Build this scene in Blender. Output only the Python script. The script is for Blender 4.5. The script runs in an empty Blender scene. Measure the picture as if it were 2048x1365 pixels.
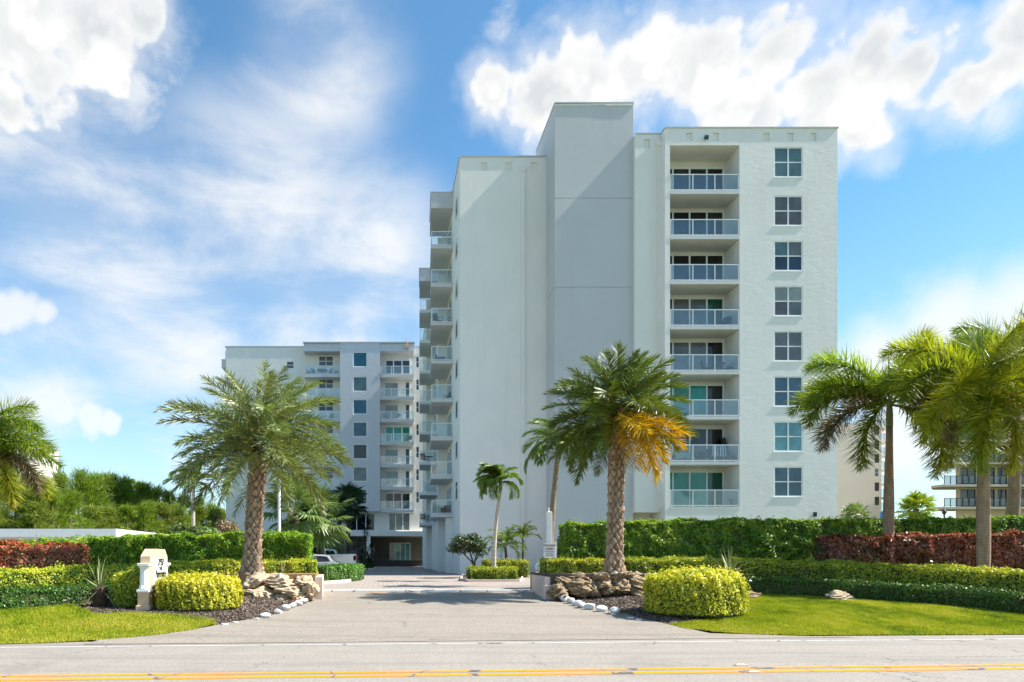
import bpy, bmesh, math, random
import numpy as np
from mathutils import Vector, Matrix, Euler

SC = bpy.context.scene
COL = SC.collection
R = math.radians

# ------------------------------------------------------------------ camera
EYE = 1.6; FPX = 1365.0; VX = 757.0; VY = 1115.0
cam_d = bpy.data.cameras.new('camera'); cam = bpy.data.objects.new('camera', cam_d); COL.objects.link(cam)
cam.location = (0, 0, EYE); cam.rotation_euler = (R(90), 0, 0)
cam_d.sensor_width = 36.0; cam_d.lens = 36.0 * FPX / 2048.0
cam_d.shift_x = (1024 - VX) / 2048.0; cam_d.shift_y = (VY - 682.5) / 2048.0
cam_d.clip_start = 0.1; cam_d.clip_end = 6000
SC.camera = cam
def X(px, Y): return (px - VX) / FPX * Y
def Z(py, Y): return EYE + (VY - py) / FPX * Y
def pdir(px, py): return Vector(((px - VX) / FPX, 1, (VY - py) / FPX)).normalized()

# ------------------------------------------------------------------ sun
SUN_E, SUN_F = R(47.4), R(3.5)
to_sun = Vector((math.cos(SUN_E) * math.cos(SUN_F), -math.cos(SUN_E) * math.sin(SUN_F), math.sin(SUN_E)))
sd = bpy.data.lights.new('sun', 'SUN'); sun = bpy.data.objects.new('sun', sd); COL.objects.link(sun)
sun.rotation_euler = to_sun.to_track_quat('Z', 'Y').to_euler(); sun.location = (60, -5, 70)
sd.energy = 4.2; sd.angle = R(0.53); sd.color = (1.0, 0.955, 0.88)

# ------------------------------------------------------------------ view
SC.view_settings.view_transform = 'Standard'; SC.view_settings.look = 'None'
SC.view_settings.exposure = 1.23; SC.view_settings.gamma = 1.0; SC.view_settings.use_curve_mapping = False
SC.cycles.max_bounces = 5; SC.cycles.diffuse_bounces = 3; SC.cycles.glossy_bounces = 3; SC.cycles.transparent_max_bounces = 10
SC.cycles.use_adaptive_sampling = True; SC.cycles.adaptive_threshold = 0.02; SC.cycles.adaptive_min_samples = 24
SC.cycles.use_denoising = True
SC.cycles.caustics_reflective = False; SC.cycles.caustics_refractive = False

# ------------------------------------------------------------------ node helper
class NT:
    def __init__(s, tree): s.t = tree; s.n = tree.nodes; s.l = tree.links
    def new(s, ty, **kw):
        n = s.n.new(ty)
        for k, v in kw.items(): setattr(n, k, v)
        return n
    def put(s, sock, v):
        if v is None: return
        if isinstance(v, bpy.types.NodeSocket): s.l.new(v, sock)
        elif hasattr(sock.default_value, '__len__') and not hasattr(v, '__len__'): sock.default_value = [v] * len(sock.default_value)
        elif hasattr(sock.default_value, '__len__') and len(sock.default_value) == 4 and len(v) == 3: sock.default_value = (*v, 1)
        else: sock.default_value = v
    def math(s, op, a, b=None, c=None, clamp=False):
        n = s.new('ShaderNodeMath', operation=op, use_clamp=clamp)
        for i, v in enumerate((a, b, c)):
            if v is not None: s.put(n.inputs[i], v)
        return n.outputs[0]
    def vmath(s, op, a, b=None, scale=None):
        n = s.new('ShaderNodeVectorMath', operation=op); s.put(n.inputs[0], a)
        if b is not None: s.put(n.inputs[1], b)
        if scale is not None: s.put(n.inputs['Scale'], scale)
        return n.outputs['Value'] if op in ('DISTANCE', 'DOT_PRODUCT', 'LENGTH') else n.outputs[0]
    def noise(s, vec, scale, detail=4, rough=0.55, dist=0.0, out='Fac', lac=2.0):
        n = s.new('ShaderNodeTexNoise'); s.put(n.inputs['Vector'], vec)
        n.inputs['Scale'].default_value = scale; n.inputs['Detail'].default_value = detail
        n.inputs['Roughness'].default_value = rough; n.inputs['Distortion'].default_value = dist; n.inputs['Lacunarity'].default_value = lac
        return n.outputs[out]
    def smooth(s, v, a, b, lo=0.0, hi=1.0):
        n = s.new('ShaderNodeMapRange', interpolation_type='SMOOTHSTEP'); s.put(n.inputs[0], v)
        n.inputs[1].default_value = a; n.inputs[2].default_value = b; n.inputs[3].default_value = lo; n.inputs[4].default_value = hi
        return n.outputs[0]
    def mix(s, f, a, b, blend='MIX'):
        n = s.new('ShaderNodeMix', data_type='RGBA', blend_type=blend); n.clamp_factor = True
        s.put(n.inputs[0], f); s.put(n.inputs[6], a); s.put(n.inputs[7], b)
        return n.outputs[2]
    def ramp(s, f, stops, interp='LINEAR'):
        n = s.new('ShaderNodeValToRGB'); e = n.color_ramp.elements; n.color_ramp.interpolation = interp
        while len(e) < len(stops): e.new(0.5)
        for el, (p, c) in zip(e, stops): el.position = p; el.color = (*c, 1)
        s.put(n.inputs[0], f); return n.outputs[0]
    def bump(s, h, strength, dist, normal=None):
        n = s.new('ShaderNodeBump'); n.inputs['Strength'].default_value = strength; n.inputs['Distance'].default_value = dist
        s.put(n.inputs['Height'], h)
        if normal is not None: s.put(n.inputs['Normal'], normal)
        return n.outputs[0]
    def mapping(s, vec, scale=(1, 1, 1), rot=(0, 0, 0), loc=(0, 0, 0)):
        n = s.new('ShaderNodeMapping'); s.put(n.inputs[0], vec); n.inputs['Scale'].default_value = scale
        n.inputs['Rotation'].default_value = rot; n.inputs['Location'].default_value = loc
        return n.outputs[0]

# ------------------------------------------------------------------ sky
world = bpy.data.worlds.new('World'); SC.world = world; world.use_nodes = True
world.cycles.sampling_method = 'MANUAL'; world.cycles.sample_map_resolution = 512
def build_world():
    T = NT(world.node_tree); T.n.clear()
    D = T.vmath('NORMALIZE', T.new('ShaderNodeTexCoord').outputs['Generated'])
    sky = T.new('ShaderNodeTexSky', sky_type='NISHITA'); sky.sun_disc = False
    sky.sun_elevation = SUN_E; sky.sun_rotation = math.atan2(to_sun.x, to_sun.y)
    sky.air_density = 1.0; sky.dust_density = 0.3; sky.ozone_density = 3.0; sky.altitude = 0
    base = T.mix(1.0, sky.outputs[0], (0.68, 0.99, 1.02), 'MULTIPLY')
    hsv = T.new('ShaderNodeHueSaturation'); hsv.inputs['Saturation'].default_value = 1.0; hsv.inputs['Value'].default_value = 0.76
    T.put(hsv.inputs['Color'], base); base = hsv.outputs[0]
    sep = T.new('ShaderNodeSeparateXYZ'); T.put(sep.inputs[0], D); dz = sep.outputs[2]; dy = sep.outputs[1]
    def blobs(lst, vec):
        acc = None
        for (px, py, r) in lst:
            c = pdir(px, py); rr = (pdir(px + r, py) - pdir(px - r, py)).length / 2
            rr = 0.5 * rr + 0.5 * (pdir(px, py + r) - pdir(px, py - r)).length / 2
            d = T.vmath('DISTANCE', vec, tuple(c))
            v = T.math('SUBTRACT', 1.0, T.math('MULTIPLY', d, 1.0 / rr))
            if acc is None: acc = v
            else: acc = T.math('SMOOTH_MAX', acc, v, 0.18)
        return acc
    # cumulus
    wob = T.vmath('SUBTRACT', T.noise(D, 9.0, 3, 0.5, out='Color'), (0.5, 0.5, 0.5))
    Dw = T.vmath('ADD', D, T.vmath('SCALE', wob, scale=0.035))
    cum = [(985, 178, 66), (1075, 190, 92), (1175, 170, 112), (1290, 130, 118), (1420, 140, 128), (1545, 95, 112), (1640, 170, 118),
           (1745, 110, 98), (1840, 120, 112), (1725, 250, 80), (1640, 240, 90), (1930, 180, 84), (1990, 140, 70), (2045, 55, 118), (1180, 262, 70), (1480, 220, 110), (2060, 130, 60),
           (40, 50, 190), (185, 60, 150), (110, 170, 105), (285, 40, 78), (20, 195, 70), (235, 170, 48),
           (-40, 640, 30)]
    f = blobs(cum, Dw)
    n1 = T.noise(Dw, 12.0, 6, 0.60)
    def puffs(vec, sc):
        v = T.new('ShaderNodeTexVoronoi', feature='SMOOTH_F1'); T.put(v.inputs['Vector'], vec); v.inputs['Scale'].default_value = sc; v.inputs['Smoothness'].default_value = 0.35
        return v.outputs['Distance']
    wob2 = T.vmath('SUBTRACT', T.noise(D, 34.0, 4, 0.6, out='Color'), (0.5, 0.5, 0.5))
    Dp = T.vmath('ADD', D, T.vmath('SCALE', wob2, scale=0.022))
    p1, p2, p3 = puffs(Dp, 15.0), puffs(Dp, 33.0), puffs(Dp, 70.0)
    bil = T.math('ADD', T.math('MULTIPLY', p1, 0.55), T.math('ADD', T.math('MULTIPLY', p2, 0.32), T.math('MULTIPLY', p3, 0.20)))
    dens = T.math('ADD', f, T.math('ADD', T.math('MULTIPLY', T.math('SUBTRACT', n1, 0.5), 1.25), T.math('MULTIPLY', T.math('SUBTRACT', 0.46, bil), 0.95)))
    m_c = T.math('MAXIMUM', T.smooth(dens, -0.06, 0.42), T.smooth(dens, -0.6, 0.35, 0.0, 0.5))
    low = T.math('ADD', blobs([(40, 612, 74), (-20, 612, 80), (85, 625, 56), (60, 815, 70), (125, 818, 66), (0, 820, 70), (180, 828, 58), (225, 838, 44)], Dw), T.math('MULTIPLY', T.math('SUBTRACT', 0.46, bil), 0.9))
    m_c = T.math('MAXIMUM', m_c, T.smooth(low, 0.0, 0.62, 0.0, 0.80))
    # the same kind of clouds all round the rest of the sky
    n2 = T.noise(T.mapping(D, (1, 1, 1.8)), 3.1, 5, 0.56)
    off = T.smooth(T.vmath('DOT_PRODUCT', D, tuple(pdir(1024, 560))), 0.80, 0.62)
    m_g = T.math('MULTIPLY', T.smooth(n2, 0.54, 0.64), T.math('MULTIPLY', off, T.smooth(dz, 0.0, 0.12)))
    # torn wisps round the cumulus
    wisp = T.math('ADD', blobs([(330, 90, 130), (250, 180, 120), (1010, 70, 100), (1100, 40, 110), (1250, 40, 90), (1980, 230, 120), (1480, 30, 120), (1740, 300, 90)], Dw),
                  T.math('MULTIPLY', T.math('SUBTRACT', T.noise(T.mapping(D, (1, 1, 1.5), (0.2, 0.5, 0.3)), 9.0, 6, 0.62, 0.4), 0.5), 2.4))
    m_w = T.math('MULTIPLY', T.smooth(wisp, 0.30, 1.25), 0.75)
    # cirrus veil
    rot = T.mapping(D, (1.0, 1.0, 2.3), (0, R(14), 0))
    ci = T.noise(rot, 4.2, 7, 0.58, 0.25)
    veil = blobs([(520, 430, 300), (730, 500, 210), (200, 450, 300), (330, 640, 300), (650, 640, 230), (80, 330, 230), (640, 130, 220), (960, 600, 200), (60, 730, 240), (420, 880, 200)], D)
    veil2 = blobs([(1900, 690, 230), (2060, 640, 220), (1750, 740, 160), (1850, 850, 260)], Dw)
    m_v = T.math('MULTIPLY', T.math('MULTIPLY', T.smooth(ci, 0.33, 0.66), T.smooth(veil, -0.2, 0.8)), 0.66)
    m_v = T.math('ADD', m_v, T.math('MULTIPLY', T.smooth(veil, -0.1, 0.8), T.smooth(T.noise(rot, 1.7, 3, 0.5), 0.25, 0.65, 0.06, 0.26)), clamp=True)
    m_v2 = T.math('MULTIPLY', T.smooth(T.math('ADD', veil2, T.math('MULTIPLY', T.math('SUBTRACT', n1, 0.5), 0.9)), 0.0, 0.9), 0.85)
    hz = T.math('MULTIPLY', T.smooth(dz, 0.42, 0.0), 0.40)
    m = T.math('MAXIMUM', T.math('MAXIMUM', m_c, m_w), T.math('MAXIMUM', m_v, m_v2))
    m = T.math('MAXIMUM', m, T.math('MAXIMUM', m_g, hz))
    # cloud body: bright, with soft grey undersides where it is thick
    thick = T.math('MULTIPLY', T.smooth(dens, 0.1, 0.7), T.math('ADD', T.smooth(bil, 0.40, 0.66, 0.0, 0.6), T.smooth(T.noise(T.mapping(D, (1, 1, 1.4), loc=(0.3, 0.1, 0.06)), 8.0, 4, 0.55), 0.40, 0.66, 0.0, 0.6), clamp=True))
    ccol = T.mix(T.math('MULTIPLY', thick, 0.85), (1.06, 1.06, 1.05), (0.70, 0.745, 0.775))
    cn = T.vmath('SCALE', ccol, scale=3.45)
    out = T.mix(m, base, cn)
    bg = T.new('ShaderNodeBackground'); bg.inputs[1].default_value = 0.122; T.put(bg.inputs[0], out)
    o = T.new('ShaderNodeOutputWorld'); T.l.new(bg.outputs[0], o.inputs[0])
build_world()

# ------------------------------------------------------------------ object helpers
def tag(o, label=None, cat=None, group=None, kind=None):
    if label: o['label'] = label
    if cat: o['category'] = cat
    if group: o['group'] = group
    if kind: o['kind'] = kind
    return o
def obj(name, data, parent=None, loc=(0, 0, 0), rot=None, mat=None):
    o = bpy.data.objects.new(name, data); COL.objects.link(o); o.location = loc
    if rot is not None: o.rotation_euler = rot
    if parent is not None: o.parent = parent
    if mat is not None: setmat(o, mat)
    return o
def setmat(o, mat, i=0):
    o.material_slots[i].link = 'OBJECT'; o.material_slots[i].material = mat
def root(name, label, cat, loc, group=None, rz=0):
    o = obj(name, None, None, loc, (0, 0, rz)); o.empty_display_size = 0.3
    return tag(o, label, cat, group)
def neg(r): return tuple(-c for c in r.location)
def copy_tree(o, parent=None):
    c = o.copy(); COL.objects.link(c)
    if parent is not None: c.parent = parent
    for ch in [x for x in COL.objects if x.parent == o]: copy_tree(ch, c)
    return c

class MB:
    def __init__(s): s.v = []; s.f = []; s.m = []
    def add(s, v, f, mi=0):
        n = len(s.v); s.v.extend([tuple(p) for p in v]); s.f.extend([tuple(i + n for i in q) for q in f]); s.m.extend([mi] * len(f)); return s
    def box(s, x0, x1, y0, y1, z0, z1, mi=0):
        return s.add([(x0, y0, z0), (x1, y0, z0), (x1, y1, z0), (x0, y1, z0), (x0, y0, z1), (x1, y0, z1), (x1, y1, z1), (x0, y1, z1)],
                     [(3, 2, 1, 0), (4, 5, 6, 7), (0, 1, 5, 4), (1, 2, 6, 5), (2, 3, 7, 6), (3, 0, 4, 7)], mi)
    def bbox(s, x0, x1, y0, y1, z0, z1, b=0.01, mi=0):
        """box with chamfered vertical and top edges"""
        pts = [(x0 + b, y0), (x1 - b, y0), (x1, y0 + b), (x1, y1 - b), (x1 - b, y1), (x0 + b, y1), (x0, y1 - b), (x0, y0 + b)]
        cx, cy = (x0 + x1) / 2, (y0 + y1) / 2
        ins = [(x + math.copysign(b, cx - x), y + math.copysign(b, cy - y)) for x, y in pts]
        v = [(x, y, z0) for x, y in pts] + [(x, y, z1 - b) for x, y in pts] + [(x, y, z1) for x, y in ins]
        f = [tuple(range(7, -1, -1)), tuple(range(16, 24))]
        for k in range(8):
            j = (k + 1) % 8; f += [(k, j, 8 + j, 8 + k), (8 + k, 8 + j, 16 + j, 16 + k)]
        return s.add(v, f, mi)
    def prism(s, pts, z0, z1, mi=0):
        n = len(pts); v = [(x, y, z0) for x, y in pts] + [(x, y, z1) for x, y in pts]
        f = [tuple(range(n - 1, -1, -1)), tuple(range(n, 2 * n))] + [(k, (k + 1) % n, n + (k + 1) % n, n + k) for k in range(n)]
        return s.add(v, f, mi)
    def prism_y(s, pts, y0, y1, mi=0):
        """outline in x,z extruded along y"""
        n = len(pts); v = [(x, y0, z) for x, z in pts] + [(x, y1, z) for x, z in pts]
        f = [tuple(range(n)), tuple(range(2 * n - 1, n - 1, -1))] + [(k, n + k, n + (k + 1) % n, (k + 1) % n) for k in range(n)]
        return s.add(v, f, mi)
    def prism_x(s, pts, x0, x1, mi=0):
        n = len(pts); v = [(x0, y, z) for y, z in pts] + [(x1, y, z) for y, z in pts]
        f = [tuple(range(n - 1, -1, -1)), tuple(range(n, 2 * n))] + [(k, (k + 1) % n, n + (k + 1) % n, n + k) for k in range(n)]
        return s.add(v, f, mi)
    def tube(s, pts, rad, n=8, mi=0, caps=True):
        pts = [Vector(p) for p in pts]
        if not hasattr(rad, '__len__'): rad = [rad] * len(pts)
        v = []; up = Vector((0, 0, 1))
        d0 = (pts[1] - pts[0]).normalized()
        a = d0.cross(Vector((0, 1, 0)) if abs(d0.z) > 0.8 else up).normalized()
        for i, p in enumerate(pts):
            d = (pts[min(i + 1, len(pts) - 1)] - pts[max(i - 1, 0)]).normalized()
            a = (a - d * a.dot(d)).normalized(); b = d.cross(a)
            for k in range(n):
                t = 2 * math.pi * k / n; v.append(p + (a * math.cos(t) + b * math.sin(t)) * rad[i])
        f = [(i * n + k, i * n + (k + 1) % n, (i + 1) * n + (k + 1) % n, (i + 1) * n + k) for i in range(len(pts) - 1) for k in range(n)]
        if caps: f += [tuple(range(n - 1, -1, -1)), tuple(range((len(pts) - 1) * n, len(pts) * n))]
        return s.add(v, f, mi)
    def lathe(s, prof, n=16, c=(0, 0, 0), mi=0):
        v = [(c[0] + r * math.cos(2 * math.pi * k / n), c[1] + r * math.sin(2 * math.pi * k / n), c[2] + z) for r, z in prof for k in range(n)]
        f = [(i * n + k, i * n + (k + 1) % n, (i + 1) * n + (k + 1) % n, (i + 1) * n + k) for i in range(len(prof) - 1) for k in range(n)]
        f += [tuple(range(n - 1, -1, -1)), tuple(range((len(prof) - 1) * n, len(prof) * n))]
        return s.add(v, f, mi)
    def mesh(s, name, mats, smooth=False):
        me = bpy.data.meshes.new(name); me.from_pydata(s.v, [], s.f)
        for m in (mats if isinstance(mats, (list, tuple)) else [mats]): me.materials.append(m)
        if max(s.m, default=0): me.polygons.foreach_set('material_index', s.m)
        if smooth: me.polygons.foreach_set('use_smooth', [True] * len(s.f))
        me.update(); return me
    def build(s, name, mats, parent=None, loc=(0, 0, 0), smooth=False):
        return obj(name, s.mesh(name, mats, smooth), parent, loc)
def qmesh(name, V, Q, mats, rnd=None, mi=None, smooth=False):
    V = np.asarray(V, dtype=np.float32); Q = np.asarray(Q, dtype=np.int32); k = Q.shape[1]
    me = bpy.data.meshes.new(name)
    me.vertices.add(len(V)); me.vertices.foreach_set('co', V.ravel())
    me.loops.add(Q.size); me.loops.foreach_set('vertex_index', Q.ravel())
    me.polygons.add(len(Q)); me.polygons.foreach_set('loop_start', np.arange(0, Q.size, k, dtype=np.int32))
    for m in (mats if isinstance(mats, (list, tuple)) else [mats]): me.materials.append(m)
    if mi is not None: me.polygons.foreach_set('material_index', np.asarray(mi, dtype=np.int32))
    if smooth: me.polygons.foreach_set('use_smooth', np.ones(len(Q), dtype=bool))
    me.update(calc_edges=True)
    if rnd is not None:
        a = me.attributes.new('rnd', 'FLOAT', 'FACE'); a.data.foreach_set('value', np.asarray(rnd, dtype=np.float32))
    me.validate(); return me

# ------------------------------------------------------------------ materials
def newmat(name):
    m = bpy.data.materials.new(name); m.use_nodes = True; T = NT(m.node_tree); T.n.clear()
    o = T.new('ShaderNodeOutputMaterial'); return m, T, o
def principled(T, color, rough, normal=None, spec=0.5, metal=0.0):
    p = T.new('ShaderNodeBsdfPrincipled'); T.put(p.inputs['Base Color'], color); T.put(p.inputs['Roughness'], rough)
    p.inputs['Specular IOR Level'].default_value = spec; p.inputs['Metallic'].default_value = metal
    if normal is not None: T.put(p.inputs['Normal'], normal)
    return p
def simple(name, c, rough=0.5, var=0.12, scale=6.0, bump=0.0, bscale=60, spec=0.4, metal=0.0):
    m, T, o = newmat(name); P = T.new('ShaderNodeTexCoord').outputs['Object']
    n = T.noise(P, scale, 5, 0.6)
    col = T.mix(n, tuple(x * (1 - var) for x in c), tuple(min(1, x * (1 + var)) for x in c))
    nb = T.bump(T.noise(P, bscale, 4, 0.6), bump, 0.01) if bump else None
    p = principled(T, col, T.math('ADD', rough - 0.05, T.math('MULTIPLY', n, 0.1)), nb, spec, metal)
    T.l.new(p.outputs[0], o.inputs[0]); return m
def stucco(name, c, wav=0.5, stain=0.10):
    m, T, o = newmat(name); P = T.new('ShaderNodeNewGeometry').outputs['Position']
    big = T.noise(P, 0.35, 4, 0.6); streak = T.noise(T.mapping(P, (1.6, 1.6, 0.10)), 1.0, 6, 0.6)
    col = T.mix(T.smooth(big, 0.3, 0.7), tuple(x * (1 - stain * 0.35) for x in c), c)
    col = T.mix(T.math('MULTIPLY', T.smooth(streak, 0.52, 0.78), stain * 1.6), col, (c[0] * 0.72, c[1] * 0.72, c[2] * 0.70))
    trow = T.noise(T.mapping(P, (1, 1, 1.9)), 1.7, 5, 0.62, 0.6)
    fine = T.noise(P, 26, 4, 0.65)
    nb = T.bump(fine, 0.16, 0.02, T.bump(trow, wav, 0.035))
    p = principled(T, col, 0.78, nb, 0.25); T.l.new(p.outputs[0], o.inputs[0]); return m
def glass_pane(name, c, stripes=0.0, c2=None, rough=0.03):
    """a window pane seen from outside: tinted glass over blinds, curtain or a dark room"""
    m, T, o = newmat(name); P = T.new('ShaderNodeNewGeometry').outputs['Position']
    n = T.noise(P, 0.9, 3, 0.5)
    col = T.mix(T.smooth(n, 0.3, 0.75), tuple(x * 0.8 for x in c), tuple(min(1, x * 1.25) for x in c))
    if stripes:
        sp = T.new('ShaderNodeSeparateXYZ'); T.put(sp.inputs[0], P)
        a = sp.outputs[2] if stripes > 0 else sp.outputs[0]
        w = T.math('FRACT', T.math('MULTIPLY', a, abs(stripes)))
        col = T.mix(T.smooth(w, 0.0, 0.35, 0.42, 0.0), col, c2 or tuple(x * 0.35 for x in c))
    nb = T.bump(T.noise(P, 0.8, 2, 0.5), 0.06, 0.05)
    p = principled(T, col, rough, nb, 0.55); T.l.new(p.outputs[0], o.inputs[0]); return m
def clear_glass(name, tint=(0.80, 0.90, 0.90), refl=0.10, milky=0.06):
    m, T, o = newmat(name)
    tr = T.new('ShaderNodeBsdfTransparent'); T.put(tr.inputs[0], tint)
    gl = T.new('ShaderNodeBsdfGlossy'); gl.inputs['Roughness'].default_value = 0.02
    df = T.new('ShaderNodeBsdfDiffuse'); T.put(df.inputs[0], (0.62, 0.72, 0.72))
    lw = T.new('ShaderNodeLayerWeight'); lw.inputs[0].default_value = 0.35
    mx = T.new('ShaderNodeMixShader'); T.put(mx.inputs[0], T.math('ADD', T.math('MULTIPLY', lw.outputs['Fresnel'], 0.5), refl, clamp=True))
    T.l.new(tr.outputs[0], mx.inputs[1]); T.l.new(gl.outputs[0], mx.inputs[2])
    m2 = T.new('ShaderNodeMixShader'); m2.inputs[0].default_value = milky
    T.l.new(mx.outputs[0], m2.inputs[1]); T.l.new(df.outputs[0], m2.inputs[2]); T.l.new(m2.outputs[0], o.inputs[0]); return m
def leafmat(name, stops, rough=0.42, trans=0.25, spec=0.45, tint=None):
    m, T, o = newmat(name); a = T.new('ShaderNodeAttribute', attribute_name='rnd'); oi = T.new('ShaderNodeObjectInfo')
    k = len(stops); col = T.ramp(a.outputs['Fac'], [(i / max(1, k - 1), c) for i, c in enumerate(stops)])
    hs = T.new('ShaderNodeHueSaturation'); T.put(hs.inputs['Color'], col)
    T.put(hs.inputs['Value'], T.math('ADD', 0.82, T.math('MULTIPLY', oi.outputs['Random'], 0.36)))
    T.put(hs.inputs['Hue'], T.math('ADD', 0.49, T.math('MULTIPLY', oi.outputs['Random'], 0.02)))
    p = principled(T, hs.outputs[0], rough, None, spec)
    t = T.new('ShaderNodeBsdfTranslucent'); T.put(t.inputs[0], T.mix(1.0, hs.outputs[0], (1.2, 1.25, 0.6), 'MULTIPLY'))
    mx = T.new('ShaderNodeMixShader'); mx.inputs[0].default_value = trans
    T.l.new(p.outputs[0], mx.inputs[1]); T.l.new(t.outputs[0], mx.inputs[2]); T.l.new(mx.outputs[0], o.inputs[0]); return m

M = {}
M['stucco'] = stucco('white_stucco', (0.86, 0.835, 0.785), 0.32, 0.14)
M['stucco_smooth'] = stucco('white_stucco_smooth', (0.85, 0.825, 0.775), 0.12, 0.14)
M['stucco_grey'] = stucco('grey_stucco', (0.575, 0.575, 0.585), 0.18)
M['stucco_far'] = stucco('pale_blue_grey_stucco', (0.62, 0.63, 0.66), 0.2)
M['soffit'] = stucco('balcony_concrete', (0.66, 0.665, 0.66), 0.1, 0.16)
M['coping'] = simple('roof_coping_metal', (0.50, 0.51, 0.52), 0.45)
M['coping_light'] = simple('weathered_coping', (0.72, 0.71, 0.64), 0.6, 0.25, 2.0)
M['peach'] = stucco('peach_stucco', (0.86, 0.73, 0.60), 0.15)
M['beige'] = stucco('beige_stucco', (0.66, 0.54, 0.39), 0.2)
M['beige_slab'] = stucco('beige_concrete', (0.50, 0.44, 0.36), 0.2)
M['tan'] = stucco('tan_stucco', (0.68, 0.47, 0.30), 0.15, 0.16)
M['pink'] = stucco('pink_stucco', (0.72, 0.56, 0.47), 0.3, 0.22)
M['white_paint'] = simple('white_paint', (0.80, 0.81, 0.80), 0.45, 0.05)
M['white_metal'] = simple('white_powder_coat', (0.82, 0.84, 0.84), 0.35, 0.04)
M['dark_metal'] = simple('dark_bronze_metal', (0.03, 0.028, 0.025), 0.4)
M['black'] = simple('black_plastic', (0.02, 0.02, 0.02), 0.5)
M['grey_metal'] = simple('grey_metal', (0.45, 0.46, 0.47), 0.4)
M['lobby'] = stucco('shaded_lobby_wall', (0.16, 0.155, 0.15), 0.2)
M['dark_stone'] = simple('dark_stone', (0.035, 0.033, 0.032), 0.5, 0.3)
M['rail_glass'] = clear_glass('balcony_glass')
M['rail_glass_far'] = clear_glass('far_balcony_glass', (0.80, 0.90, 0.92), 0.14, 0.16)
M['rail_dark'] = clear_glass('smoked_glass', (0.45, 0.48, 0.5), 0.08, 0.02)
M['g_dark'] = glass_pane('glass_dark_room', (0.022, 0.027, 0.027))
M['g_black'] = glass_pane('glass_black_room', (0.010, 0.010, 0.012))
M['g_navy'] = glass_pane('glass_navy_room', (0.020, 0.034, 0.058))
M['g_teal'] = glass_pane('glass_teal_shutter', (0.012, 0.27, 0.22), 7.0, (0.008, 0.17, 0.15))
M['g_teal_dark'] = glass_pane('glass_dark_teal', (0.008, 0.085, 0.055))
M['g_blind'] = glass_pane('glass_teal_blinds', (0.10, 0.17, 0.18), 9.0)
M['g_grey'] = glass_pane('glass_grey_shade', (0.13, 0.135, 0.135))
M['g_brown'] = glass_pane('glass_brown_shade', (0.115, 0.10, 0.095))
M['g_blue'] = glass_pane('glass_blue_tint', (0.05, 0.105, 0.15))
M['g_pale'] = glass_pane('glass_pale_curtain', (0.26, 0.28, 0.26))
M['g_curtain'] = glass_pane('glass_vertical_blinds', (0.14, 0.17, 0.17), -6.0)
M['g_sea'] = glass_pane('glass_sea_blue', (0.012, 0.105, 0.165))
M['g_seapale'] = glass_pane('glass_pale_sea', (0.12, 0.30, 0.34))

def asphalt(name, c, tracks=False):
    m, T, o = newmat(name); P = T.new('ShaderNodeNewGeometry').outputs['Position']
    fine = T.noise(P, 46, 5, 0.75); mid = T.noise(P, 1.3, 5, 0.65); lon = T.noise(T.mapping(P, (0.10, 1.8, 1), (0, 0, R(3.7))), 1.1, 5, 0.6)
    spk = T.noise(P, 19, 6, 0.8); col = T.mix(T.smooth(spk, 0.34, 0.66), tuple(x * 0.74 for x in c), tuple(x * 1.18 for x in c))
    col = T.mix(T.math('MULTIPLY', T.smooth(mid, 0.42, 0.72), 0.30), col, tuple(x * 0.72 for x in c))
    col = T.mix(T.math('MULTIPLY', T.smooth(lon, 0.46, 0.70), 0.50), col, tuple(x * 0.62 for x in c))
    # hairline cracks
    Pd = T.vmath('ADD', T.mapping(P, (0.34, 0.42, 1)), T.vmath('SCALE', T.noise(P, 1.6, 5, 0.65, out='Color'), scale=0.32))
    vo = T.new('ShaderNodeTexVoronoi', feature='DISTANCE_TO_EDGE'); T.put(vo.inputs['Vector'], Pd); vo.inputs['Scale'].default_value = 0.85
    cr = T.math('MULTIPLY', T.smooth(vo.outputs['Distance'], 0.007, 0.001), T.smooth(T.noise(P, 0.5, 3, 0.6), 0.47, 0.60))
    stn = T.noise(P, 0.33, 5, 0.7, 0.6); col = T.mix(T.smooth(stn, 0.52, 0.74, 0.0, 0.40), col, tuple(x * 0.55 for x in c))
    col = T.mix(T.math('MULTIPLY', cr, 0.6), col, (0.045, 0.042, 0.04))
    nb = T.bump(fine, 0.35, 0.006)
    p = principled(T, col, 0.85, nb, 0.3); T.l.new(p.outputs[0], o.inputs[0]); return m
M['road'] = asphalt('road_asphalt', (0.315, 0.28, 0.24))
M['drive'] = asphalt('driveway_asphalt', (0.30, 0.258, 0.212))
def pavers():
    m, T, o = newmat('brick_pavers'); P = T.new('ShaderNodeNewGeometry').outputs['Position']
    b = T.new('ShaderNodeTexBrick'); T.put(b.inputs['Vector'], P); b.inputs['Scale'].default_value = 1.0
    b.inputs['Brick Width'].default_value = 0.42; b.inputs['Row Height'].default_value = 0.21; b.inputs['Mortar Size'].default_value = 0.012
    b.inputs['Color1'].default_value = (0.40, 0.335, 0.285, 1); b.inputs['Color2'].default_value = (0.34, 0.275, 0.235, 1); b.inputs['Mortar'].default_value = (0.17, 0.145, 0.125, 1)
    n = T.noise(P, 0.6, 4, 0.6); col = T.mix(T.math('MULTIPLY', T.smooth(n, 0.4, 0.7), 0.4), b.outputs[0], (0.33, 0.30, 0.275))
    p = principled(T, col, 0.8, T.bump(b.outputs['Fac'], -0.3, 0.01), 0.3); T.l.new(p.outputs[0], o.inputs[0]); return m
M['pavers'] = pavers()
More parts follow.
